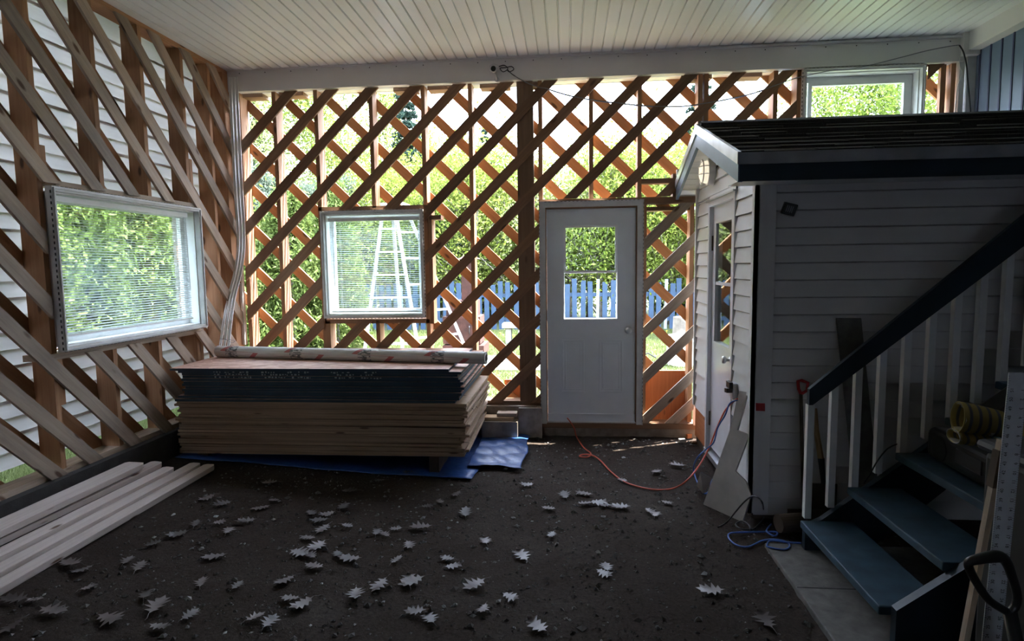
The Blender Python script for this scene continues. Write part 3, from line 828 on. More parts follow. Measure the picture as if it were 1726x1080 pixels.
shp('door_head_flashing', MB().box(SX-.04, SX+.01, DY0-.02, DY1+.02, 2.14, 2.152), M['strip'])
shp('door_sill', MB().box(SX-.03, SX+.04, DY0, DY1, .06, .10), M['strip'])
# things on the shed
lt = empty('bulkhead_light', (SX-.02, 4.93, 2.30), label='round caged bulkhead light under the shed gable', cat='wall light')
def ltp(n, mb, m_, smooth=False):
    o = mb.build(n, m_, smooth=smooth); o.parent = lt; o.location = -lt.location; return o
LC = Vector((SX-.013, 4.93, 2.37))
def oval(mb, c, x0, x1, ry, rz_, seg=24, taper=1.0):
    vs = []
    for k in range(seg):
        t = 2*PI*k/seg; vs.append((x0, c.y+ry*math.cos(t), c.z+rz_*math.sin(t)))
    for k in range(seg):
        t = 2*PI*k/seg; vs.append((x1, c.y+ry*taper*math.cos(t), c.z+rz_*taper*math.sin(t)))
    fs = [(k, (k+1) % seg, (k+1) % seg+seg, k+seg) for k in range(seg)]+[list(range(seg))[::-1], list(range(seg, 2*seg))]
    return mb.add(vs, fs)
ltp('base', oval(MB(), LC, LC.x, LC.x-.05, .085, .105), M['white'])
mb = MB(); oval(mb, LC, LC.x-.05, LC.x-.085, .070, .090, taper=.93); oval(mb, LC, LC.x-.085, LC.x-.105, .065, .084, taper=.6)
ltp('globe', mb, M['lampg'], True)
mb = MB()
ring = [Vector((LC.x-.09, LC.y+.076*math.cos(t*PI/12), LC.z+.096*math.sin(t*PI/12))) for t in range(25)]
mb.tube(ring, .005, 6, cap=False)
mb.tube([Vector((LC.x-.05-.065*math.sin(t*PI/10), LC.y-.078*math.cos(t*PI/10), LC.z-.02)) for t in range(11)], .004, 6)
mb.tube([Vector((LC.x-.05-.065*math.sin(t*PI/10), LC.y-.078*math.cos(t*PI/10), LC.z+.04)) for t in range(11)], .004, 6)
ltp('cage', mb, M['white'])
fl = empty('flood_light', (1.345, SY-.05, 1.97), label='small black flood light on the front siding of the shed', cat='outdoor light')
def flp(n, mb, m_): o = mb.build(n, m_, bevel=.004); o.parent = fl; return o
o = flp('housing', MB().box(-.037, .037, -.03, .02, -.035, .035), M['black']); 
mb = MB()
for i in range(4): mb.box(-.022+i*.011, -.016+i*.011, -.034, -.03, -.02, .02)
flp('ribs', mb, M['greycord']); flp('bracket', MB().box(-.012, .012, .02, .052, -.02, .02), M['black'])
fl.rotation_euler = (.15, .28, -.1)
tag(MB().obox(W(1274, 679, Y=SY-.026), (.055, 0, -.002), (0, .003, 0), (.002, 0, -.05)).build('reflector_plate', M['red']), 'small red plate on the shed corner post', 'reflector')
# outlet
ol = empty('wall_outlet', (SX-.02, 4.158, .77), label='outdoor outlet on the side of the shed with cords plugged in', cat='outlet')
def olp(n, mb, m_): o = mb.build(n, m_, bevel=.003); o.parent = ol; return o
olp('box', MB().box(-.03, .006, -.04, .04, -.055, .055), M['strip']); olp('cover', MB().box(-.055, -.03, -.045, .045, .02, .065), M['black'])
olp('plug', MB().box(-.07, -.03, -.03, -.005, -.01, .02), M['black']); olp('plug', MB().box(-.07, -.03, .008, .03, -.015, .015), M['black'])
exec_marker = True

# ------------------------------------------------------------------ stairs
st = empty('staircase', (1.9, 2.9, 0), label='blue painted wooden steps with a white baluster railing', cat='stairs')
def stp(n, mb, m_, bev=0, par=None):
    o = mb.build(n, m_, bevel=bev)
    if par is None: o.parent = st; o.location = -st.location
    else: o.parent = par
    return o
T0, RUN, RISE = 1.305, .245, .20; YS0, YS1 = 2.47, 3.36
NT = 8
for i in range(NT):
    x = T0+RUN*i; z = RISE*(i+1)
    stp('tread', MB().box(x, x+.285, YS0+.04, YS1-.0, z-.04, z), M['tread'], .006)
sl = RISE/RUN
def stringer(y0, y1, lift):
    pts = [(T0+.02, .0), (T0+.30, .0), (T0+RUN*NT, RISE*NT-.12), (T0+RUN*NT, RISE*NT+lift+.03), (T0+.02, lift)]
    return MB().prism([(a, b) for a, b in pts], lambda a, b: Vector((a, y0, b)), (0, 1, 0), y1-y0, (RUN, RISE))
pts_near = [(T0+.05, .0), (T0+.34, .0), (T0+RUN*NT, RISE*NT-.10), (T0+RUN*NT, RISE*NT+.03), (T0+.05+.0, .205), ]
stp('stringer', MB().prism(pts_near, lambda a, b: Vector((a, YS0, b)), (0, 1, 0), .04, (RUN, RISE)), M['navy'])
pts_far = [(T0+.03, .0), (T0+.34, .0), (T0+RUN*NT, RISE*NT-.10), (T0+RUN*NT, RISE*NT+.07), (T0+.12, .205), (T0+.03, .16)]
stp('stringer', MB().prism(pts_far, lambda a, b: Vector((a, YS1+.002, b)), (0, 1, 0), .04, (RUN, RISE)), M['navy'])
HA = W(1361, 655, Y=3.38); HB = W(1726, 360, Y=3.38); hs = (HB.z-HA.z)/(HB.x-HA.x)
xe = T0+RUN*NT+.05
hp = [(HA.x, .865), (HA.x, .955), (xe, .955+hs*(xe-HA.x)), (xe, .745+hs*(xe-HA.x))]
hp = [(HA.x, .862), (HA.x, .950), (xe, .950+hs*(xe-HA.x)), (xe, .950+hs*(xe-HA.x)-.215), (HA.x+.02, .862)]
stp('handrail', MB().prism(hp, lambda a, b: Vector((a, 3.352, b)), (0, 1, 0), .03, (1, hs)), M['navy'])
for i in range(13):
    x = 1.3375+i*.1235
    zb = max(RISE+.0, sl*(x-T0)+.14) if i else .20
    zt = .950+hs*(x-HA.x)-.10
    stp('baluster', MB().box(x, x+.036, 3.382, 3.418, zb, zt), M['white'])
tag(MB().box(1.14, 2.6, 2.42, 3.44, -.05, .025).build('paver_slab', M['slabc'], bevel=.008), 'flat concrete slab on the ground in front of the blue steps', 'slab')
o = MB().box(1.145, 1.6, 2.953, 2.961, .024, .0262).build('slab_joint', M['blackm']); o.parent = bpy.data.objects['paver_slab']

# ------------------------------------------------------------------ plywood stack
SH0, SH1, SHY = -3.13, -.80, 4.43
r = random.Random(11); zz = .175; nP, nO = 22, 13
tag(MB().box(-3.0, -2.91, 4.46, 5.55, .10, .176).build('support_block', M['dirtw']), 'dark wood bearer under the left end of the sheet stack', 'bearer')
tag(MB().box(-1.08, -1.0, 4.45, 5.55, .03, .176).build('support_block', M['dirtw']), 'dark wood bearer under the right end of the sheet stack', 'bearer')
def sheet(name, m_, lab, grp, z, t, x0, x1, y0, y1, rot, extra=None):
    cx, cy = (x0+x1)/2, (y0+y1)/2; mb = MB()
    mb.box(x0-cx, x1-cx, y0-cy, y1-cy, 0, t)
    if m_ is M['osb']:
        for i in range(6):
            mb.mi[i] = 1
        for i, f in enumerate(mb.f):
            zs = [mb.v[k][2] for k in f]
            if max(zs)-min(zs) < 1e-6: mb.mi[i] = 0
        # lay the strand pattern flat on the face
        mb.uv = [[(mb.v[k][0]+z*31, mb.v[k][1]) for k in f] for f in mb.f]
    if extra:
        for (a, b, h0, h1) in extra: mb.box(a, b, y0-cy-.0012, y0-cy, h0, h1, 2)
    o = mb.build(name, [m_, M['edgeblue'], M['mark']]); o.location = (cx, cy, z); o.rotation_euler.z = rot
    return tag(o, lab, 'wood sheet', grp)
for i in range(nP):
    t = .0195; dx = r.uniform(-.03, .03); dl = r.uniform(-.02, .02); ry = r.uniform(-.012, .02)
    if i in (2, 8): dx += .05; ry = .02
    x1_ = SH1+dx+(.10 if 14 < i < 20 else 0)*0 + (i/nP)*.03
    sheet('plywood_sheet', M['ply'], ordinal(i+1)+' tan plywood sheet from the bottom of the stack', 'plywood sheets in the lower half of the stack', zz, t-.0012, SH0+dx*.6, x1_, SHY+dl, SHY+1.17+dl*.3, ry-.008)
    zz += t
for i in range(nO):
    t = .0205; dx = r.uniform(-.02, .03); dl = r.uniform(-.02, .02); ry = r.uniform(-.02, .012); top = i == nO-1
    ex = None
    x0_, x1_ = SH0+.02+dx+(.05 if 1 < i < 11 else 0), SH1-.01+dx
    if i == 0: x0_ = SH0-.0; x1_ = SH1-.06
    if top: x0_, x1_, dl, ry = SH0-.03, SH1-.10, -.015, .0
    if i in (9, 10, 11):
        ex = []; rr = random.Random(i)
        for (a, b) in ((-.85, -.55), (-.45, -.05), (.12, .30), (.36, .52)):
            x = a
            while x < b:
                w = rr.uniform(.006, .02)
                if rr.random() < .7: ex.append((x, x+w, rr.uniform(.001, .008), rr.uniform(.011, .017)))
                x += w+rr.uniform(.006, .016)
    if top: lab, g = 'topmost strand board sheet of the stack, under the wrap roll', None
    else: lab, g = ordinal(i+1)+' blue edged strand board sheet counted up from the plywood', 'strand board sheets in the upper half of the stack'
    sheet('strand_board_sheet', M['osb'], lab, g, zz, t-.0012, x0_, x1_, SHY+dl, SHY+1.15, ry, ex)
    zz += t
ZTOP = zz
ra = Vector((-3.12, 5.02, ZTOP+.050)); rb = Vector((-.64, 4.64, ZTOP+.050))
mb = MB(); mb.off = 0; mb.tube([ra+(rb-ra)*(i/12) for i in range(13)], .050, 24, cap=False)
rl = empty('house_wrap_roll', ra, label='long roll of printed white house wrap lying on the sheet stack', cat='roll')
o = mb.build('wrap', M['roll'], smooth=True); o.parent = rl; o.location = -ra
dd = (rb-ra).normalized()
for e, s_ in ((ra, 1), (rb, -1)):
    mb = MB()
    u = dd.orthogonal().normalized(); v = dd.cross(u); vs = []
    for rr_ in (.050, .030):
        for k in range(24): vs.append(e+(u*math.cos(k*PI/12)+v*math.sin(k*PI/12))*rr_)
    for k in range(24): vs.append(e+dd*s_*.06+(u*math.cos(k*PI/12)+v*math.sin(k*PI/12))*.030)
    mb.add(vs, [(k, (k+1) % 24, (k+1) % 24+24, k+24) for k in range(24)]+[(24+k, (k+1) % 24+24, (k+1) % 24+48, k+48) for k in range(24)])
    o = mb.build('paper_core', M['panelw'], smooth=False); o.parent = rl; o.location = -ra
# tarp
def tarp(name, lab, x0, x1, y0, y1, amp, sx=0.0, lift=.012, seed=1):
    nx, ny = 40, 40; mb = MB(); rr = random.Random(seed); ph = [rr.uniform(0, 6) for _ in range(8)]; vs = []
    for j in range(ny+1):
        for i in range(nx+1):
            u, v = i/nx, j/ny; x = x0+(x1-x0)*u+sx*v+.015*math.sin(9*v+ph[0])*u; y = y0+(y1-y0)*v+.02*math.sin(5*u+ph[1])
            w = abs(math.sin(7*x+3*y+ph[2]))*.5+abs(math.sin(13*y-4*x+ph[3]))*.3+abs(math.sin(23*x+17*y+ph[4]))*.2
            vs.append((x, y, gz(x, y)+lift+amp*w))
    fs = [(j*(nx+1)+i, j*(nx+1)+i+1, (j+1)*(nx+1)+i+1, (j+1)*(nx+1)+i) for j in range(ny) for i in range(nx)]
    mb.add(vs, fs); o = mb.build(name, M['tarp'], smooth=True)
    so = o.modifiers.new('thickness', 'SOLIDIFY'); so.thickness = .002
    return tag(o, lab, 'tarp')
tarp('tarp', 'blue tarp spread under the sheet stack', -3.12, -.72, 4.36, 5.53, .012, seed=2)
tarp('tarp', 'folded blue tarp end lying to the right of the sheet stack', -.80, -.36, 4.60, 5.52, .030, .01, .022, 5)

# ------------------------------------------------------------------ lumber on the floor
for (xa, w, t, z, yf, dxn, lab) in [(-3.085, .14, .038, .315, 3.80, .005, 'widest pale board of the floor lumber, lying nearest the left wall'),
                             (-3.03, .089, .038, .262, 3.98, .03, 'pale stud lying just right of the widest board on the floor'),
                             (-2.94, .089, .038, .222, 3.98, .02, 'third pale stud from the left wall in the floor lumber'),
                             (-2.855, .089, .038, .192, 4.16, .01, 'second pale stud from the dirt side of the floor lumber'),
                             (-2.77, .089, .038, .168, 4.20, .0, 'outermost pale stud of the floor lumber, next to open dirt')]:
    L = 2.44; mb = MB(); c0 = .012
    poly = [(0, -w), (L-.02, -w), (L, -w+.02), (L, -.015), (L-.03, 0), (0, 0)]
    mb.prism([(a, b) for a, b in poly], lambda a, b: Vector((b+w, a-L, 0)), (0, 0, -1), t, (1, 0))
    o = mb.build('lumber_board', M['lumber'], bevel=.003); o.location = (xa, yf, z); o.rotation_euler = (.004, rnd.uniform(-.02, .08), -dxn)
    tag(o, lab, 'board')
tag(MB().box(-3.10, -2.80, 2.5, 2.59, .04, .125).build('support_block', M['dirtw']), 'scrap bearer under the floor lumber', 'bearer')

# ------------------------------------------------------------------ vinyl strips in the corner
for i, (dx, lab) in enumerate(((0, 'leftmost white vinyl strip leaning in the back left corner'), (.026, 'middle white vinyl strip leaning in the back left corner'), (.052, 'rightmost white vinyl strip leaning in the back left corner'))):
    pts = [W(388+i*5.5, 130, Y=5.56), W(396+i*5.5, 300, Y=5.55), W(402+i*5, 400, Y=5.53), W(398+i*5, 450, Y=5.50), W(386+i*5, 500, Y=5.38), W(378+i*6, 540, Y=5.24), W(371+i*7, 590, Y=5.12)]
    pts = smooth_path(pts, 5); mb = MB(); n = len(pts); vs = []; w = .012
    for p in pts:
        for (a, b) in ((-w, 0), (-w, -.010), (-w+.005, -.003), (w-.005, -.003), (w, -.010), (w, 0), (0, .003)): vs.append(p+Vector((a, b, 0)))
    fs = []
    for k in range(n-1):
        for q in range(7): q2 = (q+1) % 7; fs.append((k*7+q, k*7+q2, (k+1)*7+q2, (k+1)*7+q))
    mb.add(vs, fs); tag(mb.build('vinyl_strip', M['white']), lab, 'trim strip')
tag(MB().tube(smooth_path([W(370, 571, Y=5.12), W(383, 572, Y=5.08), W(396, 574, Y=5.12), W(391, 577, Y=5.12), W(380, 572, Y=5.06)]), .0022, 6).build('binding_wire', M['greycord']), 'wire tied round the white strips in the corner', 'wire')

# ------------------------------------------------------------------ camera + cables on the beam
sc_ = empty('security_camera', W(833, 117, Y=D-.09), label='small round security camera on the white beam', cat='camera')
c0 = sc_.location
def scp(n, mb, m_, sm=True): o = mb.build(n, m_, smooth=sm); o.parent = sc_; return o
scp('body', lathe((0, .0, 0), (-.1, -1, -.12), [(-.03, .026), (0, .030), (.035, .030), (.036, .026)]), M['metal'])
scp('lens', lathe((-.004, -.0365, -.004), (-.1, -1, -.12), [(0, .024), (.004, .022), (.006, .010)]), M['black'])
scp('sun_shield', MB().tube([(-.040, .0, -.005), (-.037, -.01, .03), (-.0, -.015, .045), (.037, -.01, .03), (.040, .0, -.005)], .004, 6), M['metal'])
scp('mount', MB().tube([(.01, .0, -.03), (.018, .01, -.06), (.02, .03, -.08)], .009, 8).tube([(.02, .034, -.08), (.02, .042, -.08)], .022, 12), M['metal'])
CY = D-.062
bk = [(841, 112), (850, 110), (856, 116), (848, 121), (843, 115), (852, 114), (862, 112), (866, 117), (858, 121), (855, 117), (862, 124), (868, 128)]
tag(MB().tube(smooth_path([W(x, y, Y=CY) for x, y in bk]), .004, 6).build('camera_cable', M['black']), 'tangled black cable beside the security camera', 'cable')
cp = [(866, 127), (885, 138), (908, 147), (921, 149), (950, 158), (975, 164), (1005, 169), (1040, 173), (1075, 177), (1110, 179), (1145, 179), (1175, 176), (1205, 171), (1235, 165), (1265, 158), (1290, 150), (1312, 142), (1340, 132), (1362, 127)]
tag(MB().tube(smooth_path([W(x, y, Y=D-.055) for x, y in cp], 4), .0042, 6).build('signal_cable', M['greycord']), 'grey cable sagging across the lattice from the security camera', 'cable')
tag(MB().tube(smooth_path([W(x, y+1, Y=D+.004) for x, y in cp[3:-2]], 4), .0045, 6).build('signal_cable', M['bluecord']), 'blue cable running behind the lattice boards alongside the grey one', 'cable')
cp = [(1362, 127), (1400, 119), (1432, 117), (1470, 109), (1510, 99), (1560, 86), (1600, 78), (1617, 76)]
tag(MB().tube(smooth_path([W(x, y, Y=D-.075) for x, y in cp], 5), .004, 6).build('signal_cable', M['greycord']), 'grey cable draped along the beam over the upper right window', 'cable')
tag(MB().tube(smooth_path([W(x, y, Y=D-.12) for x, y in [(1617, 76), (1624, 88), (1629, 110), (1631, 135), (1634, 165), (1638, 215)]], 5), .006, 6).build('signal_cable', M['black']), 'black cable hanging down the upper right corner', 'cable')
tag(MB().tube(smooth_path([W(x, y, Y=D-.10) for x, y in [(1619, 78), (1618, 95), (1618, 112), (1623, 124), (1616, 140), (1612, 165), (1608, 210)]], 5), .004, 6).build('signal_cable', M['trimw']), 'white cable hanging beside the black one in the upper right corner', 'cable')
cl = empty('ceiling_light', (W(537, -20, Z=3.5).x, W(537, -20, Z=3.5).y, 3.50), label='round white light fitting on the ceiling', cat='ceiling light')
o = lathe((0, 0, .045), (0, 0, -1), [(0, .085), (.02, .085), (.028, .07)], 32).build('base', M['white'], smooth=False); o.parent = cl
o = lathe((0, 0, .017), (0, 0, -1), [(0, .07), (.02, .066), (.03, .05), (.036, .02)], 32).build('shade', plain('opal glass', (.6, .6, .58), .3), smooth=True); o.parent = cl

# ------------------------------------------------------------------ floor clutter
def ppts(l): 
    out = []
    for q in l:
        x, y, k, v = q
        if k == 'g':
            p = W(x, y, Z=v); p = W(x, y, Z=v+gz(p.x, p.y)); out.append(p)
        elif k == 'X': out.append(W(x, y, X=v))
        else: out.append(W(x, y, Y=v))
    return out
oc_ = [(956, 704, 'Y', D-.03), (962, 712, 'Y', D-.05), (968, 722, 'Y', D-.07), (972, 736, 'g', .012), (984, 754, 'g', .012), (996, 764, 'g', .012), (990, 770, 'g', .012), (977, 769, 'g', .012), (982, 766, 'g', .02), (998, 767, 'g', .025), (1012, 776, 'g', .012),
       (1030, 795, 'g', .012), (1055, 813, 'g', .012), (1095, 824, 'g', .012), (1130, 824, 'g', .012), (1155, 812, 'X', .80), (1178, 785, 'X', .93), (1195, 755, 'X', 1.02), (1208, 722, 'X', 1.07), (1222, 692, 'X', 1.09), (1236, 677, 'X', 1.10), (1243, 672, 'X', 1.11)]
tag(MB().tube(smooth_path(ppts(oc_)), .0058, 8).build('extension_cord', M['orange'], smooth=True), 'orange extension cord running from the back door to the shed outlet', 'cord')
bc = [(1243, 674, 'X', 1.11), (1230, 680, 'X', 1.08), (1222, 700, 'X', 1.06), (1210, 720, 'X', 1.03), (1203, 745, 'X', 1.0), (1190, 757, 'X', .96), (1175, 772, 'X', .90), (1169, 790, 'g', .03), (1175, 812, 'g', .012), (1186, 831, 'g', .012), (1196, 826, 'g', .012), (1200, 810, 'g', .012), (1212, 795, 'g', .012)]
tag(MB().tube(smooth_path(ppts(bc)), .0052, 8).build('extension_cord', M['bluecord'], smooth=True), 'blue extension cord hanging from the shed outlet behind the leaning panel', 'cord')
bl = [(1300, 883, 'g', .012), (1292, 895, 'g', .02), (1306, 903, 'g', .02), (1310, 897, 'g', .02), (1296, 896, 'g', .012), (1250, 897, 'g', .012), (1230, 899, 'g', .012), (1229, 908, 'g', .012), (1243, 919, 'g', .012), (1262, 921, 'g', .012), (1285, 911, 'g', .012), (1305, 909, 'g', .03), (1325, 913, 'g', .03), (1331, 921, 'g', .03), (1320, 926, 'g', .03), (1296, 922, 'g', .03), (1293, 918, 'g', .03), (1300, 911, 'g', .03), (1330, 914, 'g', .035), (1350, 915, 'g', .035)]
tag(MB().tube(smooth_path(ppts(bl)), .0052, 8).build('extension_cord', M['bluecord'], smooth=True), 'blue cord coiled loosely on the dirt beside the concrete slab', 'cord')
kc = [(1210, 888, 'g', .01), (1225, 880, 'g', .012), (1240, 862, 'X', 1.02), (1255, 845, 'X', 1.06), (1268, 836, 'X', 1.10), (1280, 840, 'X', 1.13), (1286, 850, 'X', 1.16), (1287, 862, 'g', .02), (1286, 875, 'g', .012), (1268, 893, 'g', .012), (1262, 884, 'g', .03), (1250, 878, 'g', .03), (1240, 884, 'g', .012), (1252, 892, 'g', .012), (1275, 890, 'g', .012)]
tag(MB().tube(smooth_path(ppts(kc)), .0048, 8).build('electric_cable', M['black'], smooth=True), 'black cord arching against the foot of the leaning panel', 'cord')
# leaning cut panel
A = W(1185, 850, Z=.01); B_ = W(1250, 880, Z=.01); T_ = W(1247, 659, X=SX-.045)
nrm = (B_-A).cross(T_-A).normalized()
def onplane(x, y):
    v = Vector(CR*((x-863)/F_PX)+CD*((y-540)/F_PX)+_f); o0 = Vector((0, 0, EYE)); t = (A-o0).dot(nrm)/v.dot(nrm); return o0+v*t
ol_px = [(360, 160), (415, 170), (392, 270), (345, 435), (427, 466), (330, 722), (400, 790), (440, 890), (378, 1078), (105, 955), (200, 690), (300, 410), (335, 240)]
pl = [onplane(1160+x/4.154, 620+y/4.154) for x, y in ol_px]
if nrm.x > 0: nrm = -nrm
ux = (B_-A).normalized(); uy = nrm.cross(ux); pp = [((p-A).dot(ux), (p-A).dot(uy)) for p in pl]
tag(MB().prism(pp, lambda a, b: A+ux*a+uy*b, nrm, -.012, (0, 1)).build('cut_panel', M['panelw']), 'large notched grey white panel leaning on the shed by the outlet', 'panel')
sp = [W(1176, 818, Z=.03), W(1187, 831, Z=.01), W(1200, 806, X=.99), W(1183, 795, X=.90)]
n2 = (sp[1]-sp[0]).cross(sp[2]-sp[0]).normalized(); mb = MB(); mb.add(sp+[p+n2*.010 for p in sp], [(0, 1, 2, 3), (7, 6, 5, 4), (0, 4, 5, 1), (1, 5, 6, 2), (2, 6, 7, 3), (3, 7, 4, 0)])
tag(mb.build('panel_offcut', M['panelw']), 'small pale offcut propped behind the notched panel', 'panel')
# tools and board leaning on the front of the shed
sv = empty('snow_shovel', W(1350, 860, Z=.03), label='thin shafted shovel with a red grip leaning on the shed behind the railing', cat='shovel')
def rel(root, n, mb, m_, sm=False, bev=0):
    o = mb.build(n, m_, smooth=sm, bevel=bev); o.parent = root; o.location = -root.location; return o
g0 = W(1350, 664, Y=3.78); rel(sv, 'shaft', MB().tube([g0, W(1352, 760, Y=3.74), W(1354, 862, Y=3.70)], .011, 8), M['dirtw'])
rel(sv, 'grip', MB().tube([g0, W(1346, 655, Y=3.78), W(1345, 642, Y=3.78), W(1351, 641, Y=3.77), W(1362, 645, Y=3.77), W(1360, 658, Y=3.78), g0], .010, 8), M['red'])
bs = W(1354, 862, Y=3.70); rel(sv, 'blade', MB().box(bs.x-.10, bs.x+.12, bs.y-.02, bs.y-.01, .03, bs.z+.02), M['dirtw'])
ht = empty('garden_spade', W(1390, 860, Z=.03), label='pale wooden handled spade leaning on the shed between the first balusters', cat='spade')
rel(ht, 'handle', MB().tube([W(1374, 688, Y=3.80), W(1376, 725, Y=3.78), W(1384, 775, Y=3.75)], [.012, .017, .019], 8), M['handle'])
rel(ht, 'socket', MB().tube([W(1384, 772, Y=3.75), W(1388, 815, Y=3.73)], [.021, .014], 8), M['black'])
q = W(1388, 815, Y=3.73); rel(ht, 'blade', MB().box(q.x-.08, q.x+.08, q.y-.006, q.y+.004, .01, q.z), M['dirtw'])
mb = MB(); a0 = W(1410, 536, Y=3.775); a1 = W(1452, 536, Y=3.775); b0 = W(1462, 800, Y=3.60); b0.z = .03; 
b0 = Vector((a0.x+.12, 3.66, .03)); mb.obox(a0, a1-a0, b0-a0, (0, .012, 0))
tag(mb.build('leaning_board', M['slabc'], bevel=.003), 'grey board leaning on the shed wall behind the handrail', 'board')
lt_ = [('scrap_block', M['handle'], (1300, 850), .10, .06, .04, 'small pale wood block under the shed front siding'), ('scrap_block', M['dirtw'], (1335, 885), .22, .05, .05, 'dark scrap wood by the foot of the steps'),
       ('scrap_block', M['panelw'], (1150, 745), .06, .05, .03, 'pale wood chip on the dirt near the door corner'), ('scrap_block', M['redply'], (1160, 737), .05, .05, .04, 'reddish wood scrap by the right end of the door sill'),
       ('scrap_block', M['board'], (1181, 745), .20, .04, .02, 'short thin stick lying at the shed base')]
for (xa, xb, ya, yb, za, zb, m_, lab) in ((-.80, -.46, 5.40, 5.52, .045, .20, 'concrete', 'pale concrete lump beside the tarp at the foot of the big post'), (-.78, -.50, 5.42, 5.54, .20, .235, 'handle', 'short pale plank on the concrete lump beside the post'), (-.66, -.47, 5.44, 5.55, .235, .27, 'grey', 'small grey wood piece topmost on the plank beside the post')):
    tag(MB().box(xa, xb, ya, yb, za, zb).build('scrap_block', M[m_], bevel=.006), lab, 'wood scrap')
for n_, m_, (x, y), a, b, c, lab in lt_:
    p = W(x, y, Z=.0); o = MB().box(-a/2, a/2, -b/2, b/2, 0, c).build(n_, m_, bevel=.003); o.location = (p.x, p.y, gz(p.x, p.y)); o.rotation_euler.z = rnd.uniform(-.8, .8); tag(o, lab, 'wood scrap')
p = W(1338, 893, Z=.05); tag(lathe((p.x-.08, p.y+.03, .075), (1, .2, 0), [(0, .055), (.16, .055), (.16, .045)], 20).build('terracotta_pot', plain('dull clay', (.08, .055, .04), .9), smooth=False), 'clay coloured cylinder lying by the first step', 'pot')

# ------------------------------------------------------------------ things on the steps, right edge
rd = empty('portable_radio', (2.0, 2.95, .6), label='black portable radio lying on the third blue step', cat='radio')
mb = MB().box(-.10, .10, -.36, .36, .0, .17)
o = mb.build('body', M['black'], bevel=.04); o.parent = rd; o.modifiers['bevel'].segments = 4
o = MB().box(-.106, -.10, -.13, .07, .06, .13).build('cassette_door', plain('grey plastic', (.06, .06, .065), .2), bevel=.003); o.parent = rd
for yy in (.22, -.26):
    o = lathe((-.098, yy, .08), (-1, 0, 0), [(0, .065), (.006, .065), (.007, .05)], 24).build('speaker', M['blackm']); o.parent = rd
o = MB().tube([(0, -.30, .16), (0, -.28, .19), (0, .28, .19), (0, .30, .16)], .011, 8).build('handle', M['black']); o.parent = rd
rd.rotation_euler.z = -.06
tag(MB().tube(smooth_path([W(1512, 748, Y=3.30), W(1495, 757, Y=3.33), W(1478, 778, Y=3.33), W(1466, 800, Y=3.33), W(1456, 815, Y=3.33)]), .004, 6).build('electric_cable', M['black']), 'thin black cord hanging from the radio down to the second step', 'cord')
gv = empty('work_glove', W(1668, 742, Y=2.62), label='pair of yellow striped work glove cuffs lying on the radio', cat='gloves')
gbase = gv.location.copy()
def cuff(z0, h, x0, ln, sag, stripes):
    """open ended flattened cuff, mouth to the left"""
    mb = MB(); n = 20; m_ = 12; vs = []; fs = []
    for i in range(m_+1):
        t = i/m_; w = .062-.012*t
        for k in range(n):
            a = 2*PI*k/n; vs.append(Vector((x0+ln*t, w*math.cos(a), z0+h*.5*math.sin(a)*(1-.25*t)-sag*t*t)))
    for i in range(m_):
        for k in range(n): k2 = (k+1) % n; fs.append((i*n+k, i*n+k2, (i+1)*n+k2, (i+1)*n+k))
    mb.add(vs, fs); return mb
def m_glv():
    mt, nt, b = mat('striped glove cuff')
    oc = N(nt, 'ShaderNodeTexCoord').outputs['Object']; w = N(nt, 'ShaderNodeTexWave', wave_type='BANDS', bands_direction='X')
    w.inputs['Scale'].default_value = 9; w.inputs['Distortion'].default_value = .6; nt.links.new(oc, w.inputs['Vector'])
    c = ramp(nt, w.outputs[0], [(.15, (.12, .12, .13)), (.35, (.33, .26, .09))]); nt.links.new(c, b.inputs['Base Color']); b.inputs['Roughness'].default_value = .9
    return mt
M['cuff'] = m_glv()
for (z0, h, x0, dx) in ((.085, .135, -.13, 0), (.0, .06, -.135, 0)):
    o = cuff(z0, h, x0, .22, .02, 1).build('cuff', M['cuff'], smooth=True); o.parent = gv
    s2 = o.modifiers.new('t', 'SOLIDIFY'); s2.thickness = .004; s2.material_offset = 0
    for f in range(3):
        o = MB().tube([(x0+.20, -.04+f*.035, z0-.02), (x0+.29, -.045+f*.04, z0-.03), (x0+.34, -.045+f*.042, z0-.04)], [.02, .018, .012], 8).build('finger', M['glove'], smooth=True); o.parent = gv
    o = cuff(z0, h-.012, x0+.004, .12, .02, 1).build('lining', M['liner'], smooth=True); o.parent = gv
gv.rotation_euler = (0, .08, -.15)
gv.location = gbase-Vector((0, 0, .0))
mb = MB(); bg_ = [(0, 0), (.62, 0), (.62, .50), (.44, .50), (.30, .30), (.0, .06)]
P0 = W(1640, 742, Y=3.05); mb.prism(bg_, lambda a, b: Vector((P0.x+a, P0.y, P0.z+b-.02)), (0, 1, 0), .18, (1, 0))
tag(mb.build('tool_bag', M['blackm'], bevel=.03), 'black soft bag slumped on the upper steps', 'bag')
# straightedge
Yr = 1.67
tl = W(1700.7, 628, Y=Yr+.06); bt = W(1655, 1080, Y=Yr-.0); dr_ = (bt-tl); k = (tl.z-.03)/(-dr_.z/1.0); foot = tl+dr_*k
rul = empty('straightedge_ruler', foot, label='long aluminium ruler standing upright at the right edge', cat='ruler')
mb = MB(); ax = Vector((.0505, 0, .0)); mb.obox(foot, ax, tl-foot, (0, .002, 0)); rel(rul, 'blade', mb, M['rule'])
up = (tl-foot); Lr = up.length; un = up.normalized(); mb = MB()
for i in range(int(Lr/.00635)):
    h = i*.00635; w = .006 if i % 4 == 0 else .0035
    for e in (0, 1):
        o = foot+un*h+ax*(e)+Vector((0, -.0004, 0)); 
        mb.obox(o, Vector((w if e == 0 else -w, 0, 0)), un*.0007, (0, .0003, 0))
rel(rul, 'graduations', mb, M['black'])
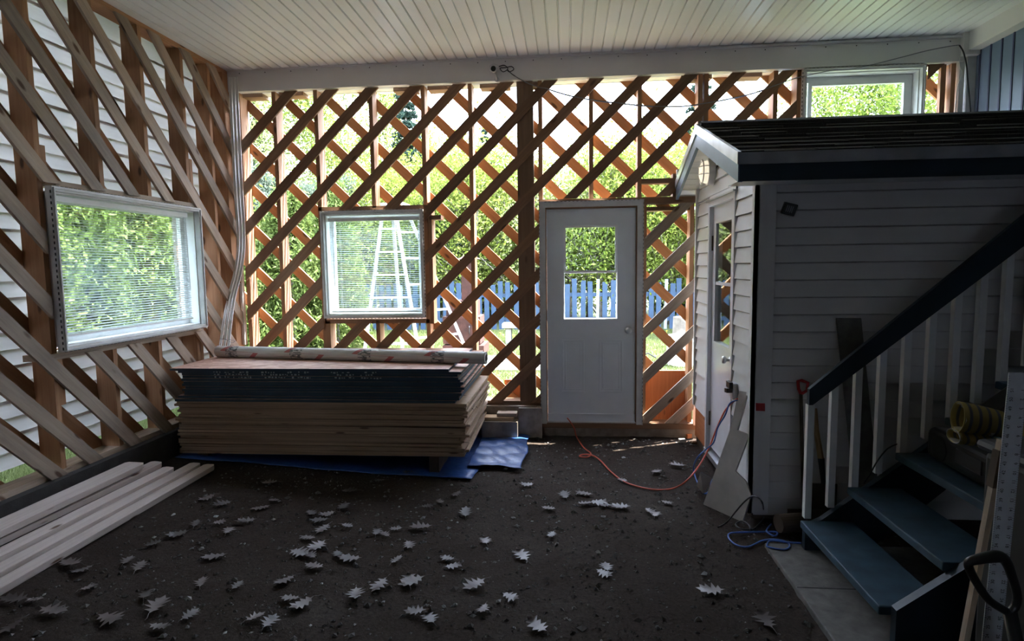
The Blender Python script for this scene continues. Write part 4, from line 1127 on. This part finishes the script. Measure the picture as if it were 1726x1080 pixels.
# digits read upside down along both edges
def digit_text(s, loc, size, rot, name, par, m_):
    cu = bpy.data.curves.new(name, 'FONT'); cu.body = s; cu.size = size; cu.align_x = 'CENTER'; cu.align_y = 'CENTER'; cu.extrude = .0002
    ob = bpy.data.objects.new(name, cu); COL.objects.link(ob); ob.data.materials.append(m_)
    dg = bpy.context.evaluated_depsgraph_get(); me = bpy.data.meshes.new_from_object(ob.evaluated_get(dg))
    bpy.data.objects.remove(ob)
    me.transform(Matrix.Translation(loc) @ rot); return me
rotm = Matrix.Rotation(PI/2, 4, 'X')
side_r = Matrix((( un.x, 0, 0, 0), (0, 1, 0, 0), (0, 0, 1, 0), (0, 0, 0, 1)))
vs_all, fs_all = [], []
nin = int(Lr/.0254)
for i in range(1, nin):
    for e, val in ((0, i+1), (1, nin-i)):
        p = foot+un*(i*.0254)+ax*(.24 if e == 0 else .78)+Vector((0, -.0006, 0))
        me = digit_text(str(val), p, .0125, rotm @ Matrix.Rotation(PI/2 if e == 0 else -PI/2, 4, 'Z'), 'digits', rul, M['black'])
        n0 = len(vs_all); vs_all += [tuple(v.co) for v in me.vertices]; fs_all += [[n0+k for k in pl_.vertices] for pl_ in me.polygons]; bpy.data.meshes.remove(me)
mb = MB(); mb.add(vs_all, fs_all); rel(rul, 'numerals', mb, M['black'])
for s, f_, off_, sz in (('STRAIGHTEDGE', .62, .5, .012), ('MADE IN', .55, .42, .010), ('CANADA', .55, .62, .010)): pass
# stick behind the ruler
s0 = W(1688, 742, Y=1.80); s1 = W(1625, 1080, Y=1.74); kk = (s0.z-.02)/(s0.z-s1.z); s1 = s0+(s1-s0)*kk
stk = empty('wooden_level', s1, label='narrow wooden stick with a dark end leaning behind the ruler', cat='stick')
rel(stk, 'stick', MB().obox(s1, (.016, 0, 0), s0-s1, (0, .02, 0)), M['grey'])
rel(stk, 'end_clip', MB().obox(s0-(s0-s1).normalized()*.14-Vector((.003, .004, 0)), (.022, 0, 0), (s0-s1).normalized()*.11, (0, .028, 0)), M['dirtw'])
# D-grip spade near the camera
dg_ = empty('digging_spade', (1.15, 1.5, 0), label='black D shaped spade grip in front of the ruler', cat='spade')
Yg = 1.52
gp = [W(x, y, Y=Yg) for x, y in [(1700, 1032), (1668, 1012), (1648, 985), (1634, 958), (1634, 947), (1650, 942), (1672, 938), (1688, 939), (1698, 950), (1706, 972), (1714, 1000), (1712, 1020), (1702, 1032)]]
rel(dg_, 'grip', MB().tube(smooth_path(gp, 4), [.010+.005*math.exp(-((i/52-.48)/.14)**2) for i in range(len(smooth_path(gp, 4)))], 10), M['black'], True)
e0 = W(1702, 1030, Y=Yg); e1 = Vector((e0.x+.10, Yg-.05, .25)); rel(dg_, 'shaft', MB().tube([e0, e1], .016, 10), M['black'], True)
rel(dg_, 'blade', MB().box(e1.x-.08, e1.x+.08, e1.y-.006, e1.y+.006, .0, .28), M['dirtw'])
bn = tag(MB().box(1.42, 1.78, 1.76, 2.12, .0, 1.0).box(1.40, 1.80, 1.74, 2.14, 1.0, 1.04).build('storage_bin', M['blackm'], bevel=.02), 'dark bin standing at the right edge behind the ruler', 'bin')

# ------------------------------------------------------------------ leaves and gravel
def oak_leaf_mesh(seed):
    r_ = random.Random(seed); half = [(0, 0), (.006, .02), (.030, .028), (.012, .040), (.042, .055), (.016, .062), (.048, .085), (.018, .088), (.034, .112), (.012, .112), (.0, .135)]
    L = [(a*r_.uniform(.8, 1.25), b) for a, b in half]; R_ = [(-a*r_.uniform(.8, 1.25), b+r_.uniform(-.004, .004)) for a, b in half[1:-1]][::-1]
    mid = [(0, b) for a, b in half]; vs = []; c1, c2, tw = r_.uniform(-2, 4), r_.uniform(0, 4), r_.uniform(-.15, .15)
    def z(a, b): return .006+c1*a*a+c2*(b-.065)**2*.6+tw*a*.5+abs(a)*.02
    outl = L+R_; vs = [(a, b-.065, z(a, b)) for a, b in outl]
    ctr = [(0, b-.065, z(0, b)) for a, b in half[1:-1]]; n = len(outl); k = len(ctr); vs += ctr; fs = []
    lidx = list(range(len(L))); ridx = [0]+list(range(n-1, len(L)-1, -1))+[len(L)-1]; cidx = [0]+list(range(n, n+k))+[len(L)-1]
    for i in range(len(L)-1):
        fs.append([cidx[i], lidx[i], lidx[i+1], cidx[i+1]] if cidx[i] != lidx[i] else [cidx[i], lidx[i+1], cidx[i+1]])
        fs.append([cidx[i+1], ridx[i+1], ridx[i], cidx[i]] if cidx[i] != ridx[i] else [cidx[i+1], ridx[i+1], cidx[i]])
    fs = [list(dict.fromkeys(f)) for f in fs]; mb = MB(); mb.add(vs, fs)
    stem = MB(); mb.tube([(0, -.065, vs[0][2]), (.004, -.085, .004), (.002, -.10, .003)], .0012, 4)
    me_o = mb.build('oak_leaf', M['oak'], smooth=True); return me_o
protos = [oak_leaf_mesh(s) for s in range(6)]
leaf_px = [(455, 815), (462, 845), (440, 858), (525, 868), (540, 880), (578, 858), (585, 890), (545, 895), (520, 910), (535, 925), (590, 945), (570, 938), (525, 940), (505, 935), (635, 900), (668, 895), (720, 856), (742, 848), (710, 892), (690, 922), (818, 915),
           (668, 948), (755, 945), (765, 958), (600, 1005), (640, 990), (690, 982), (695, 985), (490, 1012), (510, 1022), (430, 1045), (455, 1052), (725, 1047), (700, 1035), (480, 982), (552, 870), (650, 905), (530, 958), (770, 835), (785, 868), (815, 1030),
           (1105, 798), (1142, 787), (1048, 812), (1010, 850), (985, 852), (1020, 855), (1124, 850), (1095, 865), (1022, 960), (1018, 970), (1198, 1000), (1290, 1050), (888, 820), (952, 838), (925, 860), (985, 835), (1045, 858), (1105, 870), (350, 840), (375, 850),
           (330, 882), (370, 880), (415, 880), (385, 895), (300, 900), (260, 915), (165, 900), (190, 905), (120, 950), (140, 960), (150, 990), (215, 945), (235, 955), (60, 1010), (25, 1010), (185, 1045), (270, 1060), (265, 1025), (320, 1040), (20, 1055), (90, 1030), (362, 940), (245, 1005), (340, 985), (400, 990), (880, 940), (930, 905), (860, 1010), (905, 1060), (800, 990), (590, 830), (640, 812), (690, 800)]
leaf_px = [(x, y) for x, y in leaf_px]
for i, (x, y) in enumerate(leaf_px):
    p = W(x, y, Z=.0); p = W(x, y, Z=gz(p.x, p.y))
    if not (-2.6 < p.x < 1.1): 
        if p.x < -2.6: continue
    pr = protos[i % 6]; o = pr if i < 6 else pr.copy()
    if i >= 6: COL.objects.link(o)
    s_ = rnd.uniform(.65, 1.15); o.location = (p.x, p.y, gz(p.x, p.y)+.013); o.rotation_euler = (rnd.uniform(-.08, .08), rnd.uniform(-.08, .08), rnd.uniform(0, 6.28)); o.scale = (s_, s_, s_)
    tag(o, 'dry brown oak leaf lying on the dirt floor', 'leaf', 'dry oak leaves scattered over the dirt floor')
def gravel():
    rg = np.random.default_rng(5); n = 9000
    x = rg.uniform(-2.6, 2.2, n); y = 1.2+(5.55-1.2)*rg.random(n)**.8; s = rg.gamma(2.0, .0030, n)+.0025; s = np.minimum(s, .024)
    base = np.array([(1, 0, 0), (0, 1, 0), (-1, 0, 0), (0, -1, 0), (0, 0, .8), (0, 0, -.5)], float)
    fc = [(0, 1, 4), (1, 2, 4), (2, 3, 4), (3, 0, 4), (1, 0, 5), (2, 1, 5), (3, 2, 5), (0, 3, 5)]
    vs = np.zeros((n, 6, 3)); ang = rg.uniform(0, 6.28, n); c, sn = np.cos(ang), np.sin(ang)
    jit = base[None]*(1+rg.uniform(-.35, .35, (n, 6, 1))); st = s[:, None]*rg.uniform(.6, 1.2, (n, 2))
    vx = jit[:, :, 0]*st[:, :1]; vy = jit[:, :, 1]*st[:, 1:]
    vs[:, :, 0] = vx*c[:, None]-vy*sn[:, None]+x[:, None]; vs[:, :, 1] = vx*sn[:, None]+vy*c[:, None]+y[:, None]
    g = np.array([gz(a, b) for a, b in zip(x, y)]); vs[:, :, 2] = jit[:, :, 2]*s[:, None]*.7+g[:, None]+s[:, None]*.2
    f = (np.array(fc)[None]+(np.arange(n)*6)[:, None, None]).reshape(-1, 3)
    me = bpy.data.meshes.new('gravel'); me.from_pydata(vs.reshape(-1, 3).tolist(), [], f.tolist()); me.materials.append(M['pebble'])
    o = bpy.data.objects.new('gravel', me); COL.objects.link(o); return tag(o, 'loose gravel and debris on the dirt floor', 'gravel', kind='stuff')
def m_pebble():
    mt, nt, b = mat('pebbles'); ge = N(nt, 'ShaderNodeNewGeometry')
    c = ramp(nt, ge.outputs['Random Per Island'], [(0, (.025, .02, .016)), (.55, (.065, .06, .056)), (.93, (.14, .135, .13)), (1, (.34, .34, .33))])
    nt.links.new(c, b.inputs['Base Color']); b.inputs['Roughness'].default_value = .85; return mt
M['pebble'] = m_pebble(); gravel()

# ================================================================== OUTDOORS
GZ = .26
tag(MB().box(-40, 40, D+.25, 90, GZ-.2, GZ).box(-40, -3.5, -20, D+.25, GZ-.2, GZ).box(3.7, 40, -20, D+.25, GZ-.2, GZ).build('lawn', M['lawn']), 'bright green lawn outside the building', 'lawn', kind='stuff')
def cards(name, C, S, m_, parent=None, up=0.0, elong=1.0, seed=0, droop=None):
    """leaf quads as one mesh: centres C (n,3), sizes S (n)"""
    rg = np.random.default_rng(seed); n = len(C)
    d = rg.normal(size=(n, 3)); d[:, 2] += up
    d /= np.linalg.norm(d, axis=1)[:, None]
    e = rg.normal(size=(n, 3)); e -= d*(e*d).sum(1)[:, None]; e /= np.linalg.norm(e, axis=1)[:, None]
    a = d*(S*elong)[:, None]; b = e*(S*.5)[:, None]
    V = np.stack([C-a*.5, C+b*.5, C+a*.5, C-b*.5], 1).reshape(-1, 3)
    me = bpy.data.meshes.new(name); me.vertices.add(4*n); me.vertices.foreach_set('co', V.ravel())
    me.loops.add(4*n); me.loops.foreach_set('vertex_index', np.arange(4*n, dtype=np.int32)); me.polygons.add(n)
    me.polygons.foreach_set('loop_start', np.arange(0, 4*n, 4, dtype=np.int32)); me.update(calc_edges=True); me.materials.append(m_)
    o = bpy.data.objects.new(name, me); COL.objects.link(o)
    if parent is not None: o.parent = parent
    return o
def branches(rg, h, r, nb, lean=.5, z0=.25):
    out = []
    for i in range(nb):
        t = z0+(1-z0)*(i/nb)**.9; a = rg.uniform(0, 6.28); L = r*(1-.75*((t-z0)/(1-z0))**1.3)*rg.uniform(.7, 1.1)+.2
        p = Vector((0, 0, t*h)); q = p+Vector((math.cos(a)*L, math.sin(a)*L, L*lean*rg.uniform(.6, 1.3))); mid = (p+q)/2+Vector((0, 0, L*.08)); out.append([p, mid, q])
    return out
def broadleaf(h, r, seed, nleaf, m_, bark, size=.085, nb=34, sparse=.20, lean=.7, z0=.2):
    rg = random.Random(seed); root = empty('tree'); br = branches(rg, h, r, nb, lean, z0); mb = MB()
    bx_, by_ = rg.uniform(-.3, .3), rg.uniform(-.3, .3)
    mb.tube([(0, 0, -.2), (bx_*.3, by_*.3, h*.35), (bx_, by_, h*.7), (bx_*.8, by_, h)], [h*.014+.02, h*.011+.01, h*.006+.006, .006], 7)
    for b in br: mb.tube(b, [.018, .010, .004], 4)
    tr = mb.build('trunk', bark, root, smooth=True)
    g = np.random.default_rng(seed); C = []
    for b in br:
        k = max(2, int(nleaf/len(br))); L = (b[2]-b[0]).length
        t = g.uniform(.15, 1.08, k)**.8; P = np.array(b[0])[None]*(1-t)[:, None]+np.array(b[2])[None]*t[:, None]
        # twigs: cluster centres beside the branch
        nc = 7; cc = g.normal(size=(nc, 3))*np.array([.34, .34, .28])*min(L, 1.6)*.62; idx = g.integers(0, nc, k)
        C.append(P+cc[idx]+g.normal(size=(k, 3))*sparse)
    C = np.concatenate(C); S = g.uniform(.6, 1.25, len(C))*size
    cards('foliage', C, S, m_, root, seed=seed, elong=1.15)
    return root
def conifer(h, r, seed, n, m_, size=.16, nl=26):
    g = np.random.default_rng(seed); root = empty('conifer'); MB().tube([(0, 0, -.2), (0, 0, h)], [h*.012+.03, .01], 7).build('trunk', M['bark'], root)
    lv = g.integers(0, nl, n); t = (lv+g.uniform(-.12, .12, n))/nl; R = r*(1-t)**.85+.06; nbr = 9
    bi = g.integers(0, nbr, n); an = bi*6.283/nbr+lv*1.3+g.normal(0, .10, n); q = g.uniform(0, 1, n)**.6
    L = R*(.75+.3*np.sin(bi*2.7+lv)); x = np.cos(an)*q*L; y = np.sin(an)*q*L; z = t*h*.97+.12*h*.0-q*L*.28+.35
    C = np.stack([x, y, z], 1)+g.normal(size=(n, 3))*.035
    cards('foliage', C, g.uniform(.6, 1.2, n)*size*(.6+.6*(1-t)), m_, root, up=-.2, elong=1.5, seed=seed); return root
def cedar(h, r, seed, n, size=.075, m_=None):
    g = np.random.default_rng(seed); root = empty('cedar'); MB().tube([(0, 0, -.1), (0, 0, h*.92)], [.05, .01], 6).build('trunk', M['bark'], root)
    nc = 260; ct = g.uniform(0, 1, nc)**.85; ca = g.uniform(0, 6.283, nc); cr = r*(1-ct**2.2*.85)*g.uniform(.72, 1.08, nc)
    cx, cy, cz = np.cos(ca)*cr, np.sin(ca)*cr, ct*h
    i = g.integers(0, nc, n); C = np.stack([cx[i], cy[i], cz[i]], 1)+g.normal(size=(n, 3))*np.array([.10, .10, .15])
    C[:, 2] = np.maximum(C[:, 2], .03); cards('foliage', C, g.uniform(.6, 1.4, n)*size, m_ or M['cedar'], root, up=.9, elong=1.5, seed=seed); return root
def pinetree(h, r, seed, n):
    g = np.random.default_rng(seed); rg = random.Random(seed); root = empty('pine'); br = branches(rg, h, r, 40, .35, .08); mb = MB(); mb.tube([(0, 0, -.2), (0, 0, h)], [.10, .01], 7)
    for b in br: mb.tube(b, [.02, .012, .005], 4)
    mb.build('trunk', M['bark'], root); C = []
    for b in br:
        for _ in range(6):
            t = g.uniform(.35, 1.05); c = np.array(b[0])*(1-t)+np.array(b[2])*t+g.normal(size=3)*.12; C.append(c+g.normal(size=(n//240, 3))*.13)
    C = np.concatenate(C); cards('foliage', C, g.uniform(.7, 1.3, len(C))*.085, M['pine'], root, up=.4, elong=1.5, seed=seed); return root
def bare(h, seed):
    rg = random.Random(seed); root = empty('bare_tree'); mb = MB(); mb.tube([(0, 0, -.2), (.1, 0, h*.5), (0, .1, h)], [.06, .035, .008], 6)
    for b in branches(rg, h, h*.16, 46, 1.3, .25):
        mb.tube(b, [.014, .009, .003], 4)
        for _ in range(5):
            t = rg.uniform(.3, 1); p = b[0].lerp(b[2], t); mb.tube([p, p+Vector((rg.uniform(-.35, .35), rg.uniform(-.35, .35), rg.uniform(.15, .6)))], [.006, .002], 3)
    mb.build('trunk', M['birchbark'], root); return root
P_ = {}
P_['b1'] = broadleaf(8.5, 2.3, 1, 11000, M['birch'], M['birchbark'], size=.12, z0=.08); P_['b2'] = broadleaf(7.5, 2.2, 2, 10000, M['birch'], M['bark'], size=.12, sparse=.25, z0=.08)
P_['b3'] = broadleaf(9.5, 2.4, 3, 8000, M['birchp'], M['birchbark'], size=.12, z0=.15)
P_['s1'] = conifer(9.0, 1.7, 4, 15000, M['spruce'], .20); P_['s2'] = conifer(7.5, 1.2, 5, 11000, M['spruce'], .18, 22)
P_['c1'] = cedar(3.4, .62, 6, 17000); P_['c2'] = cedar(3.0, .58, 7, 16000)
P_['p1'] = pinetree(4.8, 1.5, 8, 26000); P_['x1'] = bare(8.5, 9); P_['x2'] = bare(7.6, 10)
P_['h1'] = broadleaf(3.4, 1.5, 11, 10000, M['birch'], M['bark'], size=.085, nb=40, sparse=.22, lean=.9, z0=.02)
P_['h2'] = broadleaf(3.0, 1.4, 12, 9000, M['birchp'], M['bark'], size=.08, nb=40, sparse=.22, lean=.9, z0=.02)
used = {}
names = {'b': 'birch_tree', 's': 'spruce_tree', 'c': 'cedar_shrub', 'p': 'pine_tree', 'x': 'bare_tree', 'h': 'leafy_shrub'}
cats = {'b': 'tree', 's': 'tree', 'c': 'shrub', 'p': 'tree', 'x': 'tree', 'h': 'shrub'}
labs = {'b': ('spring green leafy tree in the woods behind the fence', 'leafy trees in the woods behind the fence'), 's': ('dark spruce rising among the leafy trees', 'dark spruces in the woods'),
        'c': ('dense green cedar in the hedge outside the left corner', 'cedars of the hedge on the left'), 'p': ('bluish pine beyond the cedar hedge on the left', 'pines beyond the cedar hedge'),
        'x': ('thin bare grey tree standing in the woods', 'bare trees in the woods'), 'h': ('bright green shrub growing behind the blue fence', 'shrubs behind the blue fence')}
def plant(k, x, y, s=1.0, z=None, lab=None):
    if k not in used: o = P_[k]; used[k] = 1
    else: o = copy_tree(P_[k])
    o.name = names[k[0]]; o.location = (x, y, GZ if z is None else z); o.rotation_euler = (0, 0, rnd.uniform(0, 6.28)); o.scale = (s, s, s*rnd.uniform(.95, 1.08))
    tag(o, lab or labs[k[0]][0], cats[k[0]], None if lab else labs[k[0]][1]); planted.append((k[0], x, y, o))
planted = []
def at(px_, Y): return W(px_, 400, Y=Y).x
# cedars: left hedge along the left wall, then the clump seen at the back left
for i, y in enumerate((1.8, 2.7, 3.6, 4.5, 5.4, 6.3, 7.2, 8.1, 9.0)): plant('c1' if i % 2 else 'c2', -5.55+.12*math.sin(i*2.1), y, rnd.uniform(.92, 1.1))
for x, y in ((-5.0, 8.6), (-4.45, 9.3), (-5.3, 9.9), (-3.95, 9.9), (-4.6, 10.4)): plant('c2' if x < -4.5 else 'c1', x, y, rnd.uniform(.72, .85))
for i, y in enumerate((.5, 2.2, 3.8, 5.6, 7.4, 9.2, 11.)): plant('b2' if i % 2 else 'b1', -8.2+.3*math.sin(i), y, .8)
for px_, Y, s in ((500, 12.5, .66), (455, 14, .72), (560, 13.6, .70), (745, 14.2, .60)): plant('p1', at(px_, Y), Y, s)
for px_, Y, s in ((600, 13.9, .8), (650, 14.2, .95), (700, 13.8, .85), (790, 13.9, 1.0), (850, 14.3, .9), (905, 13.8, .95), (960, 14.2, .9), (1015, 13.9, 1.0), (1070, 14.3, .95), (1125, 13.9, .95), (1180, 14.3, 1.0), (1240, 14, .9), (820, 15.5, 1.1), (990, 15.6, 1.1), (1100, 15.6, 1.15), (680, 15.5, 1.15), (890, 15.6, 1.05), (1170, 15.8, 1.1)):
    plant('h1' if int(px_/10) % 3 else 'h2', at(px_, Y), Y, s)
for k, px_, Y, s in (('b3', 430, 15, .75), ('b3', 480, 18, .90), ('b1', 545, 17, .88), ('b3', 600, 18, .92), ('b1', 650, 20, .85), ('b2', 720, 19, .72), ('b2', 775, 18, .62), ('b1', 830, 19, .5), ('b3', 870, 22, .5),
                     ('b3', 960, 20, .52), ('b2', 1010, 18, .45), ('b1', 1110, 19, .52), ('b2', 1165, 18, .58), ('b1', 1220, 18, .62), ('b2', 1260, 19, .68), ('b3', 1310, 19, .72), ('b1', 1390, 17, .72), ('b2', 1440, 18, .84), ('b1', 1495, 17, .78), ('b3', 1560, 17, .85), ('b2', 1590, 15, .85),
                     ('b1', 570, 23, .8), ('b2', 690, 24, .75), ('b1', 760, 24, .62), ('b2', 900, 25, .62), ('b1', 1050, 25, .62), ('b2', 1150, 24, .7), ('b2', 420, 21, .9)):
    plant(k, at(px_, Y), Y, s)
for k, px_, Y, s in (('s1', 690, 16.8, .72), ('s1', 820, 17, .56), ('s2', 850, 16.8, .52), ('s1', 915, 17, .50), ('s2', 895, 16.8, .5), ('s1', 1178, 17, .80), ('s2', 1064, 26, .82), ('s1', 430, 16.5, .70), ('s1', 765, 25, .7)): plant(k, at(px_, Y), Y, s)
for k, px_, Y, s in (('x1', 1035, 20, .72), ('x2', 1000, 21, .75), ('x1', 1085, 21, .8), ('x2', 855, 21, .7), ('x1', 790, 20, .7), ('x2', 730, 19, .75), ('x1', 1060, 17, .6), ('x2', 1480, 18, .9), ('x1', 640, 19, .85)): plant(k, at(px_, Y), Y, s)
for kind, ph, key in (('b', 'spring green leafy tree from the left in the woods', lambda q: q[1]/q[2]), ('s', 'dark spruce from the left rising in the woods', lambda q: q[1]/q[2]),
                      ('x', 'bare grey tree from the left in the woods', lambda q: q[1]/q[2]), ('h', 'leafy shrub from the left behind the blue fence', lambda q: q[1]/q[2]),
                      ('p', 'bluish pine from the left beyond the cedar hedge', lambda q: q[1]/q[2]), ('c', 'green cedar of the left hedge counted away from the viewer', lambda q: q[2])):
    for i, q in enumerate(sorted([q for q in planted if q[0] == kind], key=key)): q[3]['label'] = ordinal(i+1)+' '+ph
# fence
FY = 12.6; fx = -7.0
fe = empty('picket_fence', (0, FY, GZ), label='blue picket fence with a few white pickets across the yard', cat='fence')
o = MB().box(-7.2, 4.2, FY+.02, FY+.06, GZ+.72, GZ+.80).box(-7.2, 4.2, FY+.02, FY+.06, GZ+.20, GZ+.28).build('rail', M['fence']); o.parent = fe; o.location = -fe.location
i = 0; pkp = {}
rgf = random.Random(4)
while fx < 3.6:
    wht = i % 9 == 4; w = .062 if wht else .102; h = rgf.uniform(.98, 1.10)
    mb = MB().box(-w/2, w/2, 0, .02, .03, h); o = mb.build('picket', M['fencew'] if wht else M['fence']); o.parent = fe
    o.location = (fx, 0, 0); o.rotation_euler.y = rgf.uniform(-.02, .02)
    if wht: o['label'] = 'white picket'
    fx += w/2+.048+rgf.uniform(0, .025)+(.051 if (i+1) % 9 != 4 else .031); i += 1
# grass blades where the camera can see the lawn
def grass(name, x0, x1, y0, y1, n, hmax, lab, seed):
    g = np.random.default_rng(seed); x = g.uniform(x0, x1, n); y = g.uniform(y0, y1, n); h = g.uniform(.4, 1, n)*hmax; a = g.uniform(0, 6.28, n); w = .0035+.0012*(y-y0)/max(1e-3, y1-y0)
    dx, dy = np.cos(a)*w, np.sin(a)*w; lx, ly = g.normal(0, .35, n)*h, g.normal(0, .35, n)*h; z = np.full(n, GZ)
    V = np.stack([np.stack([x-dx, y-dy, z], 1), np.stack([x+dx, y+dy, z], 1), np.stack([x+lx, y+ly, z+h], 1)], 1).reshape(-1, 3)
    me = bpy.data.meshes.new(name); me.vertices.add(3*n); me.vertices.foreach_set('co', V.ravel()); me.loops.add(3*n); me.loops.foreach_set('vertex_index', np.arange(3*n, dtype=np.int32))
    me.polygons.add(n); me.polygons.foreach_set('loop_start', np.arange(0, 3*n, 3, dtype=np.int32)); me.update(calc_edges=True); me.materials.append(M['grass'])
    o = bpy.data.objects.new(name, me); COL.objects.link(o); return tag(o, lab, 'grass', kind='stuff')
grass('grass', -4.2, 3.2, D+.3, 12.5, 130000, .07, 'grass blades on the lawn behind the lattice wall', 1)
grass('grass', -5.2, -3.46, 2.6, 6.0, 50000, .07, 'grass blades outside the foot of the left wall', 2)
# dandelions by the right lattice bay
dm = lathe((0, 0, .06), (0, 0, 1), [(0, .006), (.006, .016), (.012, .010)], 8); dm.tube([(0, 0, 0), (0, 0, .06)], .002, 4)
dpr = dm.build('dandelion', M['yellow'])
for i in range(34):
    o = dpr if i == 0 else dpr.copy()
    if i: COL.objects.link(o)
    y = rnd.uniform(7.0, 12.0); o.location = (at(rnd.uniform(1088, 1168) if i % 3 else rnd.uniform(820, 880), y), y, GZ)
    tag(o, 'tiny yellow dandelion in the lawn', 'flower', 'dandelions in the lawn')
# rusty outdoor stove
sx, sy = -1.60, 9.2
sv2 = empty('outdoor_stove', (sx, sy, GZ), label='rusty steel outdoor wood stove with a square chimney on the lawn', cat='stove')
def svp(n, mb, m_=None): o = mb.build(n, m_ or M['rust']); o.parent = sv2; return o
svp('fire_box', MB().box(-.30, .28, -.25, .25, .20, .62).box(-.25, .22, -.2, .2, .62, .86))
svp('base', MB().box(-.30, .34, -.3, .3, .0, .18)); svp('chimney', MB().box(-.02, .20, -.1, .12, .86, 1.46))
svp('chimney_cap', MB().add([(-.07, -.16, 1.50), (.25, -.16, 1.50), (.25, .18, 1.50), (-.07, .18, 1.50), (.09, 0, 1.59)], [(0, 1, 4), (1, 2, 4), (2, 3, 4), (3, 0, 4), (3, 2, 1, 0)]).box(.0, .18, -.08, .1, 1.46, 1.51))
svp('door', MB().box(-.22, .16, -.262, -.25, .26, .56)); svp('door_handle', MB().tube([(.12, -.27, .36), (.12, -.29, .38), (.12, -.29, .46), (.12, -.27, .48)], .008, 6), M['black'])
# stone bench + patio slabs
bn2 = empty('stone_bench', (at(866, 10.4), 10.4, GZ), label='small pale stone bench on the lawn', cat='bench')
for n_, b in (('seat', (-.22, .22, -.15, .15, .30, .38)), ('leg', (-.16, -.06, -.12, .12, .0, .30)), ('leg', (.06, .16, -.12, .12, .0, .30))):
    o = MB().box(*b).build(n_, M['stone'], bevel=.01); o.parent = bn2
tag(MB().box(-2.9, -.35, 7.7, 8.9, GZ-.05, GZ+.03).build('patio_slab', M['stone'], bevel=.01), 'sunlit pale patio slab on the lawn behind the stack', 'slab')
# white A-frame step ladder
ld = empty('step_ladder', (-2.45, 8.4, GZ), label='tall white A frame step ladder standing on the lawn', cat='ladder')
def lrail(a, b, n_): o = MB().obox(Vector(a)-Vector((.022, .015, 0)), (.045, 0, 0), Vector(b)-Vector(a), (0, .03, 0)).build(n_, M['alum']); o.parent = ld; return o
LT, LTy = 2.25, .10
A1, A2 = (-.42, -.35, 0), (-.12, -.10, LT); B1, B2 = (-.06, .45, 0), (-.06, .12, LT)
C1, C2 = (.42, -.35, 0), (.04, -.10, LT); D1_, D2_ = (1.0, .35, 0), (.14, .10, LT)
lrail(A1, A2, 'side_rail'); lrail(C1, C2, 'side_rail'); lrail(B1, B2, 'rear_rail'); lrail(D1_, D2_, 'rear_rail')
for i in range(1, 7):
    t = i/7; a = Vector(A1).lerp(Vector(A2), t); c = Vector(C1).lerp(Vector(C2), t)
    o = MB().obox(a-Vector((0, .03, .015)), c-a, (0, .08, 0), (0, 0, .025)).build('step', M['alum']); o.parent = ld
for i in (1, 2, 3, 4, 5):
    t = i/6; a = Vector(C1).lerp(Vector(C2), t)+Vector((.0, .06, 0)); c = Vector(D1_).lerp(Vector(D2_), t)
    o = MB().obox(a, c-a, (0, .03, 0), (0, 0, .03)).build('brace', M['alum']); o.parent = ld
o = MB().box(-.20, .20, -.16, .16, LT, LT+.04).build('top_cap', M['alum'], bevel=.01); o.parent = ld
# items behind the right bay
bk_ = empty('white_drum', (at(1150, 8.2), 8.2, GZ), label='white plastic drum on the lawn right of the door', cat='drum')
o = lathe((0, 0, 0), (0, 0, 1), [(0, .18), (.02, .19), (.34, .19), (.36, .17), (.40, .17)], 24).build('body', M['white'], smooth=False); o.parent = bk_
o = lathe((0, 0, .40), (0, 0, 1), [(0, .175), (.02, .175)], 24).build('lid', M['stone']); o.parent = bk_
tag(lathe((at(1152, 9.5), 9.5, GZ), (0, 0, 1), [(0, .17), (.3, .15), (.55, .14), (.56, .10)], 14).build('tree_stump', M['bark']), 'brown stump behind the white drum', 'stump')
bw = empty('garden_bowl', (at(1094, 7.6), 7.6, GZ), label='dark metal scrap standing on the lawn right of the door', cat='scrap')
o = lathe((0, 0, .0), (0, 0, 1), [(0, .05), (.10, .09), (.14, .10), (.15, .06)], 16).build('bowl', M['black']); o.parent = bw
o = MB().tube([(-.08, 0, .12), (-.12, 0, .22), (.0, 0, .26), (.10, 0, .20)], .010, 6).build('bail', M['black']); o.parent = bw
gs = empty('garden_shed', (at(1180, 11.8)+.35, 11.8, GZ), label='small shed with a blue eave seen at the right lattice bay', cat='shed')
o = MB().box(-.45, 2.2, -.5, 1.4, 2.42, 2.47).build('roof', M['white']); o.parent = gs
o = MB().box(-.45, 2.2, -.52, -.5, 2.34, 2.42).build('fascia', M['fence']); o.parent = gs
o = MB().box(.1, 2.1, -.2, 1.2, .0, 2.42).build('wall', M['fencew']); o.parent = gs
# power line and drain pipe
tag(MB().tube([(-16, 16, 4.55), (-8, 15.5, 4.2), (0, 15.2, 4.3), (8, 15, 4.8)], .012, 5).build('power_line', M['greycord']), 'power line crossing between the trees on the left', 'wire')
tag(MB().tube([(at(1602, D+.35), D+.35, .3), (at(1602, D+.35), D+.35, 3.3)], .035, 12).build('downspout', M['white']), 'white rain downspout outside the upper right corner', 'downspout')
for n_ in ('security_camera',): pass
